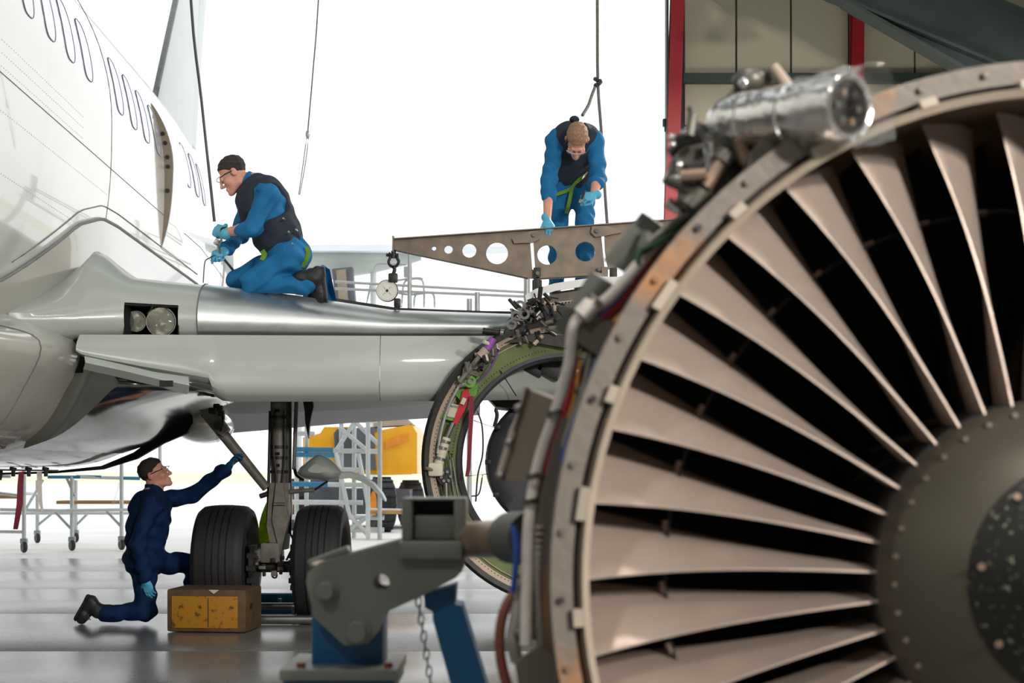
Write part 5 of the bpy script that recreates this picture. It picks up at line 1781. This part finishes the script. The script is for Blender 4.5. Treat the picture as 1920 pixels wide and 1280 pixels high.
def person(label, J, vest=False, sleeve=(1.0, 1.0), cloth='coverall_blue', hair='hair_dark', base=None, thick=0.124, armhole=0.0, legr=0.100):
    root = thing('person', base, label, 'person')
    N, H = Vector(J['neck']), Vector(J['hip'])
    SL, SR = Vector(J['sl']), Vector(J['sr'])
    sp = N - H
    su = sp.normalized()
    A = SR - SL
    A = (A - su * A.dot(su)).normalized()
    D = A.cross(su).normalized()
    M = np.array([list(A), list(D), list(su)]).T
    bend = Vector(J.get('bend', (0, 0, 0)))
    C = H + sp * 0.70 + bend * 0.7
    B = H + sp * 0.36 + bend
    hc = Vector(J['head'])
    HL, HR = Vector(J['hl']), Vector(J['hr'])

    def torso(s, g=0.0, arms=True):
        s.ell(C, (0.178 + g, thick + g, 0.20 + g), M, 0.05)
        s.ell(B, (0.160 + g, thick - 0.006 + g, 0.20 + g), M, 0.06)
        s.ell(C + su * 0.09, (0.165 + g, thick - 0.03 + g, 0.10 + g), M, 0.04)

    # skin: head, neck and limbs as one continuous figure
    s = SDF(0.0065)
    P, HM = add_head(s, hc, J['fwd'], J['up'])
    s.cone(P(0, -0.025, -0.05), N + (hc - N) * 0.08, 0.054, 0.060, 0.03)
    s.cone(N, C, 0.07, 0.09, 0.04)
    s.cone(C, B, 0.09, 0.09, 0.04)
    s.cone(B, H, 0.09, 0.10, 0.04)
    s.cone(N, SL, 0.05, 0.045, 0.04)
    s.cone(N, SR, 0.05, 0.045, 0.04)
    for q in ('l', 'r'):
        sh, el, wr = Vector(J['s' + q]), Vector(J['e' + q]), Vector(J['w' + q])
        s.cone(sh, el, 0.044, 0.038, 0.03)
        s.cone(el, el.lerp(wr, 0.35), 0.040, 0.041, 0.03)
        s.cone(el.lerp(wr, 0.35), wr, 0.041, 0.028, 0.03)
        hp, kn, an = Vector(J['h' + q]), Vector(J['k' + q]), Vector(J['a' + q])
        s.cone(hp, kn, 0.07, 0.05, 0.04)
        s.cone(kn, an, 0.048, 0.036, 0.03)
    s.cone(HL, HR, 0.08, 0.08, 0.04)
    V, F = s.mesh(smooth=1)
    link_mesh('body', V, F, 'skin', root, sharp=0, flip=False)
    # coverall
    s = SDF(0.010)
    torso(s)
    s.ell(H, (0.168, max(0.135, thick), 0.14), M, 0.06)
    s.cone(HL, HR, legr + 0.005, legr + 0.005, 0.05)
    for q in ('l', 'r'):
        sh, el, wr = Vector(J['s' + q]), Vector(J['e' + q]), Vector(J['w' + q])
        s.cone(N - su * 0.05, sh, 0.07, 0.076, 0.05)
        s.cone(sh, el, 0.074, 0.060, 0.03)
        k = sleeve[0 if q == 'l' else 1]
        s.cone(el, el.lerp(wr, k), 0.061, 0.052 if k > 0.6 else 0.060, 0.025)
        if k < 0.9:
            s.cone(el.lerp(wr, k - 0.10), el.lerp(wr, k), 0.060, 0.058, 0.008)
        hp, kn, an = Vector(J['h' + q]), Vector(J['k' + q]), Vector(J['a' + q])
        s.cone(hp, kn, legr, 0.074, 0.04)
        s.cone(kn, an, 0.074, 0.062, 0.03)
        s.cone(an.lerp(kn, 0.1), an + (an - kn).normalized() * 0.015, 0.062, 0.064, 0.01)
    # collar
    s.cone(N + (hc - N) * 0.12 + A * 0.03, N + (hc - N) * 0.12 - A * 0.03, 0.055, 0.055, 0.03)
    sdf_part('coverall', s, cloth, root, fold=0.0085, ff=52)
    col_ = N + (hc - N).normalized() * 0.035
    ud = (hc - N).normalized()
    MB().lathe([(0.062, -0.02), (0.072, -0.015), (0.069, 0.03), (0.060, 0.035), (0.058, 0.0)], col_, ud, seg=24, closed_prof=True).build('collar', cloth, root)
    if vest:
        s = SDF(0.010)
        torso(s, 0.020)
        for q in ('l', 'r'):
            s.cone(N - su * 0.02 , Vector(J['s' + q]).lerp(N, 0.35), 0.078, 0.082, 0.04)
        for q in ('l', 'r'):
            s.ell(Vector(J['s' + q]) - su * 0.04 + A * (armhole * (1 if q == 'r' else -1)), (0.085, 0.10 + thick - 0.124, 0.12), M, 0.02, sub=True)
        s.cone(hc, N + D * 0.10 + (hc - N) * 0.2, 0.07, 0.06, 0.02, sub=True)
        s.half(H + su * 0.065, su)
        V, F = s.mesh(fold=0.005, ff=40)
        link_mesh('vest', V, F, 'vest_navy', root, sharp=0, flip=False)
    add_hair(root, P, HM, hair)
    # safety glasses
    for sx in (-1, 1):
        MB().tube([P(sx * 0.072, 0.088, 0.004), P(sx * 0.082, 0.05, 0.004), P(sx * 0.083, -0.01, -0.002)], 0.0045, seg=6).build('glasses_arm', 'vest_navy', root)
        lens_ = [P(sx * (0.036 + 0.034 * math.cos(t)), 0.112 - 0.02 * (math.cos(t) + 1) * 0.5, -0.006 + 0.021 * math.sin(t)) for t in np.linspace(0, 2 * math.pi, 17)[:-1]]
        fv = P(0, 1, 0) - P(0, 0, 0)
        MB().prism(lens_, fv * 0.003).build('glasses_lens', 'lens_clear', root)
    MB().tube([P(-0.07, 0.095, 0.012), P(-0.035, 0.114, 0.016), P(0, 0.118, 0.014), P(0.035, 0.114, 0.016), P(0.07, 0.095, 0.012)], 0.003, seg=6, smooth=3).build('glasses_brow', 'pale_tube', root)
    return root, P, su, A, D


# --- man kneeling on the wing
Y1 = 10.32
Q = lambda px, py, dy=0.0: W(px, py, Y1 + dy)
J = dict(head=Q(437, 326), fwd=(-0.83, -0.12, -0.55), up=(-0.5, 0, 0.82), neck=Q(476, 344), hip=Q(541, 484),
         sl=Q(504, 366, -0.16), sr=Q(466, 370, 0.18), el=Q(474, 428, -0.24), wl=Q(417, 436, -0.12), er=Q(452, 438, 0.20), wr=Q(424, 469, 0.05),
         hl=Q(545, 484, -0.10), hr=Q(536, 484, 0.10), kl=Q(472, 530, -0.13), kr=Q(444, 524, 0.16), al=Q(572, 536, -0.13), ar=Q(568, 536, 0.16), bend=(0.0, 0, 0.0))
man1, P1, su1, A1_, D1 = person('man in blue coverall and navy vest kneeling on the wing', J, True, (0.30, 0.86), base=Q(510, 556), thick=0.172)
add_hand(man1, J['wl'], Q(396, 427) - J['wl'], (-0.1, -1.0, 0.15), 1, (62, 75, 45), thumbcurl=0.9, sc=1.22)
add_hand(man1, J['wr'], Q(404, 478, -0.04) - J['wr'], (-0.2, -0.9, 0.35), 1, (62, 75, 45), thumbcurl=0.9, sc=1.22)
wt = MB().lathe([(0.033, -0.012), (0.039, -0.012), (0.039, 0.012), (0.033, 0.012)], J['wl'] + (J['el'] - J['wl']).normalized() * 0.02, J['el'] - J['wl'], seg=20, closed_prof=True).build('wristwatch', 'vest_navy', man1)
c_ = J['wl'] + (J['el'] - J['wl']).normalized() * 0.02 + Vector((0, -0.042, 0))
MB().cyl(c_ + Vector((0, -0.006, 0)), c_ + Vector((0, 0.008, 0)), 0.024, seg=16).build('watch_face', 'dark_metal', man1)
boot(man1, Q(588, 522, -0.13), Q(607, 498, -0.12), Q(614, 570, -0.10), (-0.95, 0, -0.1), shin=(-1, 0, 0.05))
boot(man1, Q(578, 526, 0.16), Q(594, 502, 0.17), Q(598, 566, 0.18), (-0.95, 0, -0.05), shin=(-1, 0, 0.05))
strip(man1, [Q(575, 462, -0.16), Q(578, 475, -0.15), Q(574, 488, -0.14), Q(567, 500, -0.12)], 0.03, 0.004, 'hi_vis_green', 'harness_strap', (1, 0.2, 0.3))
strip(man1, [Q(492, 470, -0.13), Q(496, 478, -0.15), Q(491, 488, -0.16)], 0.035, 0.006, 'hi_vis_green', 'harness_strap', (1, 0, 0.6))
for a, b in ((531, 409), (541, 434), (548, 456), (555, 430)):
    p = Q(a, b, -0.24)
    MB().cyl(p, p + Vector((0, 0.06, 0)), 0.006, seg=8).build('snap', 'snap_metal', man1)

# --- man crouched under the belly
Y2 = 11.15
Q = lambda px, py, dy=0.0: W(px, py, Y2 + dy)
J = dict(head=Q(289, 888), fwd=(0.93, -0.05, 0.36), up=(-0.36, 0, 0.93), neck=Q(288, 924), hip=Q(270, 1050),
         sr=Q(285, 944, -0.17), sl=Q(291, 940, 0.17), er=Q(258, 1018, -0.24), wr=Q(274, 1088, -0.22), el=Q(362, 927, 0.16), wl=Q(428, 876, 0.02),
         hr=Q(268, 1052, -0.10), hl=Q(272, 1052, 0.10), kr=Q(275, 1145, -0.11), kl=Q(366, 1058, 0.13), ar=Q(199, 1150, -0.11), al=Q(357, 1135, 0.15), bend=(-0.01, 0, 0))
man2, P2, su2, A2_, D2 = person('man in shade-darkened blue coverall on one knee reaching up to the gear brace', J, False, (0.88, 0.9), 'coverall_blue_shaded', base=Q(280, 1170), thick=0.165)
add_hand(man2, J['wl'], Q(446, 846, -0.05) - J['wl'], (-0.8, 0.2, -0.1), -1, (14, 40, 40), m='stand_blue', thumbcurl=0.6, sc=1.1)
add_hand(man2, J['wr'], Q(284, 1125, -0.2) - J['wr'], (-0.2, -1, 0.1), 1, (20, 25, 20), m='glove_blue')
boot(man2, Q(184, 1145, -0.11), Q(166, 1112, -0.11), Q(140, 1166, -0.11), (0.87, 0, -0.5), shin=(1, 0, -0.05))
boot(man2, Q(357, 1143, 0.15), Q(345, 1163, 0.15), Q(398, 1164, 0.15), (0, 0, 1))
for k in range(3):
    MB().tube([Q(168, 1148 + 2 * k, -0.15), Q(165 - 3 * k, 1156, -0.16), Q(170 - 4 * k, 1162, -0.16)], 0.004, smooth=4).build('bootlace', 'boot_leather', man2)

# --- man bending over the beam
Y3 = 11.05
Q = lambda px, py, dy=0.0: W(px, py, Y3 + dy)
J = dict(head=Q(1082, 262, -0.28), fwd=(-0.06, -0.26, -0.95), up=(0.02, -0.95, 0.26), neck=Q(1080, 248, -0.10), hip=Q(1074, 352, 0.30),
         sl=Q(1114, 264, -0.06), sr=Q(1042, 262, -0.06), el=Q(1122, 330, -0.12), wl=Q(1113, 366, -0.30), er=Q(1029, 338, -0.14), wr=Q(1026, 414, -0.30),
         hl=Q(1095, 352, 0.28), hr=Q(1051, 352, 0.28), kl=Q(1097, 455, 0.22), kr=Q(1046, 455, 0.22), al=Q(1094, 545, 0.26), ar=Q(1044, 545, 0.26), bend=(0, 0.02, 0.02))
man3, P3, su3, A3_, D3 = person('man in blue coverall bending over the steel beam with one hand on it', J, True, (0.34, 0.40), hair='hair_fair', base=Q(1074, 560, 0.2), thick=0.14, armhole=0.07, legr=0.080)
add_hand(man3, J['wl'], Q(1094, 370, -0.36) - J['wl'], (0.2, -0.8, 0.5), -1, (55, 55, 35), thumbcurl=1.0, sc=1.05)
add_hand(man3, J['wr'], Q(1034, 436, -0.36) - J['wr'], (0.0, -0.6, 0.8), 1, (42, 50, 35), splay=0.05, sc=1.05)
boot(man3, Q(1094, 545, 0.26), Q(1094, 562, 0.33), Q(1096, 565, 0.03), (0, 0, 1))
boot(man3, Q(1044, 545, 0.26), Q(1044, 562, 0.33), Q(1042, 565, 0.03), (0, 0, 1))
strip(man3, [Q(1095, 330, 0.02), Q(1080, 342, 0.06), Q(1066, 356, 0.12), Q(1040, 366, 0.15)], 0.026, 0.005, 'hi_vis_green', 'harness_strap', (0.3, 0, 1))
strip(man3, [Q(1072, 352, 0.14), Q(1068, 375, 0.15), Q(1062, 400, 0.16)], 0.028, 0.005, 'hi_vis_green', 'harness_strap', (1, 0.2, 0))
for k in range(3):
    c_ = Q(1094 + 2.5 * k, 331 - 2.2 * k, -0.02)
    MB().bbox(c_, (0.008, 0.012, 0.045), 0.003, Matrix.Rotation(0.5, 3, 'Y')).build('harness_buckle', 'snap_metal', man3)
MB().ball(Q(1077, 224, -0.06), (0.04, 0.05, 0.028)).build('harness_ring', 'vest_navy', man3)

# tools in hands
tl = thing('socket_wrench', W(410, 460, Y1 - 0.1), 'chrome ratchet wrench in the gloved hands of the wing man', 'wrench')
MB().cyl(W(408, 452, Y1 - 0.05), W(412, 478, Y1 - 0.03), 0.012).build('handle', 'chrome', tl)
MB().bbox(W(409, 453, Y1 - 0.06), (0.05, 0.04, 0.06), 0.01, Matrix.Rotation(0.5, 3, 'Y')).build('ratchet_head', 'chrome', tl)
MB().ball(W(414, 446, Y1 - 0.07), 0.014).build('socket', 'chrome', tl)
MB().cyl(W(414, 478, Y1), W(437, 506, Y1 + 0.1), 0.010).build('extension_bar', 'cable_steel', tl)
to = thing('pocket_torch', W(1098, 378, Y3 - 0.36), 'small black torch in the fist of the bending man', 'torch')
MB().cyl(W(1097, 357, Y3 - 0.38), W(1090, 376, Y3 - 0.41), 0.010, seg=14).build('barrel', 'cable_black', to)
MB().cyl(W(1090, 375, Y3 - 0.41), W(1088.5, 379, Y3 - 0.415), 0.015, seg=14).build('torch_head', 'chrome', to)

# ------------------------------------------------------------------ lines, ropes, loose cloth
Y1 = 10.32
lf1 = thing('lifeline_cable', W(358, -300, Y1 - 0.05), 'dark taut cable running down to the gloves of the wing man', 'cable')
MB().tube([W(340, -420, Y1 - 0.1), W(358, 0, Y1 - 0.08), W(378, 190, Y1 - 0.07), W(402, 415, Y1 - 0.06)], 0.0105, smooth=4).build('cable', 'cable_steel', lf1)
MB().tube([W(404, 478, Y1 - 0.1), W(392, 484, Y1 - 0.1), W(384, 492, Y1 - 0.1), W(381, 530, Y1 - 0.1)], 0.004, smooth=4).build('tail_cord', 'cable_black', lf1)
lf2 = thing('safety_wire', W(580, 0, 13.0), 'thin pale wire hanging in the open doorway with a forked end', 'wire')
MB().tube([W(620, -420, 13.0), W(597, 0, 13.0), W(588, 120, 13.0), W(577, 248, 13.0)], 0.0065, smooth=4).build('wire', 'rope', lf2)
MB().ball(W(577, 252, 13.0), (0.02, 0.02, 0.04)).build('shackle', 'galvanised', lf2)
MB().tube([W(575, 256, 13.0), W(568, 310, 13.0), W(560, 365, 13.0)], 0.004, smooth=3).build('fork', 'rope', lf2)
MB().tube([W(579, 256, 13.0), W(572, 310, 13.0), W(562, 365, 13.0)], 0.004, smooth=3).build('fork', 'rope', lf2)
rp = thing('safety_rope', W(1138, 430, 11.4), 'grey twisted rope with a knot behind the bending man', 'rope')
MB().tube([W(1118, -420, 11.4), W(1120, 0, 11.4), W(1121, 152, 11.4), W(1127, 240, 11.4), W(1133, 340, 11.4), W(1140, 440, 11.4)], 0.0125, smooth=4).build('main_rope', 'rope', rp)
kn = MB()
for k in range(9):
    a = k * 0.7
    kn.ball(W(1121 + 5 * math.cos(a * 1.9), 154 + 6 * math.sin(a), 11.38 + 0.02 * math.cos(a)), 0.017, 8, 6)
kn.build('knot', 'cable_steel', rp)
MB().tube([W(1117, 160, 11.38), W(1110, 178, 11.3), W(1103, 198, 11.2), W(1092, 216, 11.1)], 0.013, smooth=4).build('lanyard', 'rope', rp)

cl = MB()
g = []
for i in range(9):
    row = []
    for j in range(9):
        px, py = 588 + 44 * i / 8, 500 + 66 * j / 8 + 4 * math.sin(i)
        px -= (8 - j) * 0.9 * (i / 8) * 2
        row.append(W(px, py, 10.62 + 0.05 * math.sin(1.3 * i) + 0.03 * math.cos(j)))
    g.append(row)
cl.loft(g)
cl.loft([[p + Vector((0, 0.02, 0)) for p in r] for r in g])
cl.build('blue_cloth', 'coverall_blue', label='bundle of blue cloth behind the boots of the wing man', cat='cloth')

hv = MB()
g = []
for i in range(7):
    t = i / 6
    g.append([W(a + (b - a) * j / 4, 930 + 98 * t, 11.52 + 0.05 * math.sin(j * 1.6 + i)) for j in range(5) for a, b in [((505 - 20 * math.sin(math.pi * t * 0.75)), 522)]])
hv.loft(g)
hv.loft([[p + Vector((0, 0.03, 0)) for p in r] for r in g])
hv.build('hi_vis_jacket', 'hi_vis_yellow', label='lime hi-vis jacket hung behind the landing gear strut', cat='jacket')

for nm, pts, m_, lab in (('red_streamer', [(40, 884, 10), (38, 910, 11), (37, 945, 12), (32, 975, 10), (29, 992, 9)], 'maroon_strap', 'dark red warning streamer hanging under the belly'),
                         ('white_streamer', [(74, 884, 10), (74, 910, 9), (76, 940, 7), (80, 962, 4)], 'white_sleeve', 'white pointed cloth strip hanging under the belly'),
                         ('white_streamer', [(2, 880, 7), (1, 890, 8), (0, 900, 6)], 'gear_dark', 'short dark strip at the edge of the picture under the belly')):
    m_b = MB()
    m_b.loft([[W(a - w_ / 2, b, 9.9 + 0.01 * k), W(a + w_ / 2, b, 9.93), W(a + w_ / 2, b, 9.945), W(a - w_ / 2, b, 9.915 + 0.01 * k)] for k, (a, b, w_) in enumerate(pts)], close=True, caps=True)
    m_b.build(nm if m_ != 'gear_dark' else 'strap_end', m_, label=lab, cat='streamer')
rod = thing('belly_rail', W(50, 890, 9.9), 'thin rail with clamps fixed under the fuselage belly', 'rail')
MB().cyl(W(-60, 880, 9.9), W(110, 882, 9.9), 0.006).build('rail', 'steel', rod)
for a in (25, 54, 86):
    MB().bbox(W(a, 885, 9.9), (0.022, 0.03, 0.06), 0.006).build('clamp', 'gear_dark', rod)
    MB().cyl(W(a - 6, 877, 9.9), W(a + 5, 880, 9.9), 0.012).build('clamp_jaw', 'gear_dark', rod)

# ------------------------------------------------------------------ wheeled work platform outside
tr = thing('work_platform', W(140, 1040, 20.5), 'pale tube work platform on casters standing behind the kneeling man', 'platform')


def T(px, py, Y):
    return W(px, py, Y)


def gz(px, Y):
    return (px - 960) / FPX * Y


def caster(px, Y, name='caster'):
    x = gz(px, Y)
    MB().lathe([(0.0, -0.03), (0.07, -0.03), (0.085, -0.015), (0.085, 0.015), (0.07, 0.03), (0.0, 0.03)], (x, Y, 0.086), (0.8, 0.6, 0), seg=20).build(name, 'gear_dark', tr)
    MB().bbox((x, Y, 0.17), (0.10, 0.07, 0.08), 0.015).build('caster_fork', 'galvanised', tr)


for px, Y, top in ((45, 20.5, 880), (135, 21.0, 893), (228, 21.2, 866), (70, 23.2, 900), (142, 23.4, 900), (300, 22.5, 830)):
    caster(px, Y) if px != 300 else None
    x = gz(px, Y)
    MB().cyl((x, Y, 0.19), (x, Y, T(px, top, Y).z), 0.03, seg=10).build('post', 'pale_tube', tr)
for a, b, m_ in (((90, 894, 21.0), (150, 894, 21.0), 'blue_tube'), ((150, 894, 21.0), (228, 896, 21.2), 'pale_tube'), ((143, 893, 21.0), (190, 894, 21.1), 'blue_tube'), ((228, 896, 21.2), (262, 897, 21.3), 'blue_tube'),
                 ((0, 955, 20.5), (110, 957, 20.8), 'pale_tube'), ((110, 957, 20.8), (260, 955, 21.2), 'pale_tube'), ((-20, 996, 20.5), (45, 997, 20.5), 'pale_tube'), ((-20, 922, 20.5), (45, 930, 20.5), 'pale_tube'),
                 ((-20, 892, 20.5), (20, 893, 20.5), 'pale_tube'), ((45, 925, 20.5), (70, 925, 23.2), 'pale_tube'), ((0, 962, 23), (260, 962, 23), 'pale_tube'), ((140, 894, 23.3), (262, 896, 23.3), 'blue_tube')):
    MB().cyl(T(*a), T(*b), 0.024, seg=8).build('rail', m_, tr)
for a, b in (((70, 985, 23.2), (98, 962, 23.2)), ((135, 993, 21.0), (104, 960, 21.0)), ((228, 988, 21.2), (200, 958, 21.2)), ((142, 985, 23.4), (165, 962, 23.4)), ((124, 893, 21.0), (140, 930, 21.0)), ((45, 960, 20.5), (80, 900, 21.0))):
    MB().cyl(T(*a), T(*b), 0.02, seg=8).build('brace', 'galvanised', tr)
for (a, b, c_, d_, Y) in ((113, 936, 252, 946, 21.6), (-20, 928, 40, 934, 21.6)):
    MB().bbox((T(a, b, Y) + T(c_, d_, Y)) / 2, ((c_ - a) * Y / FPX, 0.4, 0.05), 0.008).build('plank', 'wood_plank', tr)
MB().prism([T(a, b, 21.0) for a, b in [(208, 948), (222, 905), (226, 906), (214, 948)]], (0, 0.02, 0)).build('clear_sheet', 'clear_wrap', tr)

# ------------------------------------------------------------------ scaffold tower and yellow tug outside
sc_ = thing('scaffold_tower', W(640, 1005, 25), 'pale scaffold tower with blue rails beyond the landing gear', 'scaffold')
SYY = 25.0
for px, top, bt, dy in ((575, 770, 1004, 0), (640, 770, 1004, 0), (664, 770, 1004, 0), (690, 770, 1004, -0.6), (712, 780, 1004, -0.6), (556, 780, 1004, 0.8)):
    x = gz(px, SYY + dy)
    MB().cyl((x, SYY + dy, 0.0), (x, SYY + dy, T(px, top, SYY + dy).z), 0.04, seg=10).build('post', 'pale_tube' if px != 712 else 'galvanised', sc_)
for y_, a, b, m_ in ((842, 550, 625, 'blue_tube'), (845, 625, 715, 'pale_tube'), (852, 550, 630, 'blue_tube'), (880, 635, 680, 'pale_tube'), (907, 545, 615, 'blue_tube'), (908, 615, 680, 'pale_tube'), (941, 545, 680, 'pale_tube'),
                     (969, 545, 720, 'pale_tube'), (957, 690, 760, 'pale_tube'), (787, 550, 715, 'pale_tube'), (812, 550, 590, 'pale_tube'), (992, 600, 720, 'pale_tube')):
    MB().cyl(T(a, y_, SYY - 0.1), T(b, y_ + 1, SYY - 0.1), 0.045, seg=10).build('rail', m_, sc_)
for a, b in (((636, 800), (690, 846)), ((665, 790), (712, 835)), ((668, 785), (632, 842)), ((630, 848), (655, 965)), ((672, 850), (694, 968)), ((655, 965), (690, 1003)), ((690, 968), (640, 1004))):
    MB().cyl(T(*a, SYY - 0.15), T(*b, SYY - 0.15), 0.038, seg=8).build('brace', 'pale_tube', sc_)
MB().bbox((T(690, 957, 24.7) + T(765, 962, 24.7)) / 2, (0.75, 0.4, 0.06), 0.01).build('plank', 'wood_plank', sc_)
MB().bbox(T(612, 935, 25.6), (0.55, 0.3, 0.85), 0.03).build('tool_cabinet', 'truck_grey', sc_)

tg = thing('tow_tug', (gz(680, 29), 29.5, 0), 'yellow airport tug with big tyres parked outside behind the scaffold', 'vehicle')
TY = 28.5
ex = 2.6
MB().prism([T(a, b, TY) for a, b in [(568, 820), (600, 812), (608, 800), (655, 800), (660, 812), (700, 812), (720, 805), (772, 795), (782, 812), (782, 888), (700, 890), (568, 880)]], (0, ex, 0)).build('body', 'truck_yellow', tg)
MB().prism([T(a, b, TY - 0.05) for a, b in [(722, 828), (766, 810), (766, 825), (722, 843)]], (0, 0.05, 0)).build('body_stripe', 'orange_rim', tg)
MB().prism([T(a, b, TY - 0.06) for a, b in [(706, 878), (772, 876), (772, 889), (706, 891)]], (0, 0.06, 0)).build('bumper', 'truck_yellow', tg)
MB().prism([T(a, b, TY - 0.2) for a, b in [(626, 812), (636, 800), (652, 803), (700, 800), (704, 880), (630, 880)]], (0, ex * 0.8, 0)).build('cab', 'truck_grey', tg)
MB().prism([T(a, b, TY - 0.24) for a, b in [(630, 816), (638, 804), (650, 806), (660, 816), (660, 846), (632, 846)]], (0, 0.03, 0)).build('cab_window', 'duct_grey', tg)
MB().prism([T(a, b, TY) for a, b in [(700, 785), (760, 782), (775, 796), (700, 800)]], (0, 0.8, 0)).build('roof_cover', 'cowl_tan', tg)
MB().box((gz(665, TY), TY + 1.3, 0.55), (2.2, 2.4, 0.5)).build('chassis', 'truck_grey', tg)
for px, Y, r in ((716, 27.6, 0.52), (770, 29.8, 0.48), (560, 28.4, 0.5)):
    x = gz(px, Y)
    w = MB().lathe([(0.26, -0.16), (0.45 * r / 0.52, -0.19), (r, -0.15), (r, 0.15), (0.45 * r / 0.52, 0.19), (0.26, 0.16)], (x, Y, r), (1, 0.35, 0), seg=36).build('tyre', 'tyre_rubber', tg)
    MB().lathe([(0.0, -0.1), (0.2, -0.12), (0.27, -0.17), (0.27, 0.17), (0.2, 0.12), (0.0, 0.1)], (x, Y, r), (1, 0.35, 0), seg=24).build('rim', 'orange_rim', w)
    ad = Vector((1, 0.35, 0)).normalized()
    for k in range(18):
        a = 2 * math.pi * k / 18
        d = Vector((0, 0, 1)) * math.sin(a) + Vector((-0.33, 0.94, 0)) * math.cos(a)
        for sx in (-1, 1):
            MB().bbox(Vector((x, Y, r)) + d * (r + 0.005) + ad * (0.08 * sx), (0.15, 0.05, 0.04), 0.008, Matrix([list(ad), list(d.cross(ad)), list(d)]).transposed()).build('tread_lug', 'tyre_rubber', w)

# ------------------------------------------------------------------ access stand and far aircraft seen over the wing
asx = thing('access_stand', (gz(900, 21), 21.2, 0), 'grey guard rails of an access stand rising behind the wing', 'access stand')
AY = 21.0
for px, a, b, r, m_ in ((768, 470, 610, 0.034, 'galvanised'), (895, 548, 610, 0.04, 'galvanised'), (988, 500, 610, 0.05, 'galvanised'), (880, 560, 1090, 0.04, 'galvanised'), (1000, 560, 1090, 0.04, 'galvanised')):
    MB().cyl(W(px, a, AY), (gz(px, AY), AY, 0.0 if b > 1000 else W(px, b, AY).z), r, seg=10).build('post', m_, asx)
for a, b in (((628, 528), (990, 548)), ((628, 541), (990, 556))):
    MB().cyl(W(*a, AY), W(*b, AY), 0.02, seg=8).build('guard_rail', 'pale_tube', asx)
MB().bbox((W(640, 606, AY) + W(1010, 612, AY)) / 2 + Vector((0, 0.4, 0)), (2.9, 0.9, 0.08), 0.01).build('deck', 'galvanised', asx)
for pts in ([(686, 575), (700, 512), (706, 496), (718, 494), (762, 496)], [(753, 576), (756, 538), (764, 525), (790, 524), (795, 545), (795, 576)], [(776, 576), (778, 556), (786, 549), (808, 549), (814, 556), (815, 576)],
            [(733, 527), (780, 521), (793, 523)], [(740, 548), (770, 552), (808, 548)]):
    MB().tube([W(a, b, AY + 0.3) for a, b in pts], 0.015, smooth=4).build('hoop', 'pale_tube', asx)
MB().bbox(W(765, 510, AY + 0.4), (0.12, 0.12, 0.16), 0.01).build('bin', 'pale_tube', asx)

fa = thing('distant_aircraft', (gz(640, 40), 41, 0), 'white aircraft parked far off, seen past the boots of the wing man', 'aircraft')
FY = 40.0
rings = []
for px, yt, yb in ((520, 462, 560), (560, 460, 540), (600, 459, 528), (650, 458, 520), (700, 460, 512), (730, 463, 505), (760, 468, 498), (790, 474, 488)):
    p, q = W(px, yt, FY), W(px, yb, FY)
    h = (p.z - q.z) / 2
    rings.append([Vector((p.x, FY + h * math.cos(t), (p.z + q.z) / 2 + h * math.sin(t))) for t in np.linspace(0, 2 * math.pi, 17)[:-1]])
MB().loft(rings, close=True, caps=True).build('fuselage', 'wing_grey_paint', fa, sharp=60)
MB().prism([W(a, b, FY - 0.9) for a, b in [(560, 462), (735, 457), (960, 462), (960, 466), (735, 470), (560, 470)]], (0, 1.2, 0.05)).build('wing', 'lit_flap_paint', fa)
MB().prism([W(a, b, FY - 1.0) for a, b in [(622, 504), (660, 500), (667, 580), (630, 580)]], (0, 0.4, 0)).build('engine_stub', 'truck_grey', fa)
MB().prism([W(a, b, FY - 1.1) for a, b in [(630, 506), (648, 504), (654, 580), (636, 580)]], (0, 0.1, 0)).build('engine_stripe', 'box_taupe', fa)
for px in (560, 700):
    MB().cyl((gz(px, FY), FY, 0), W(px, 510, FY), 0.09, seg=10).build('gear_leg', 'pale_tube', fa)
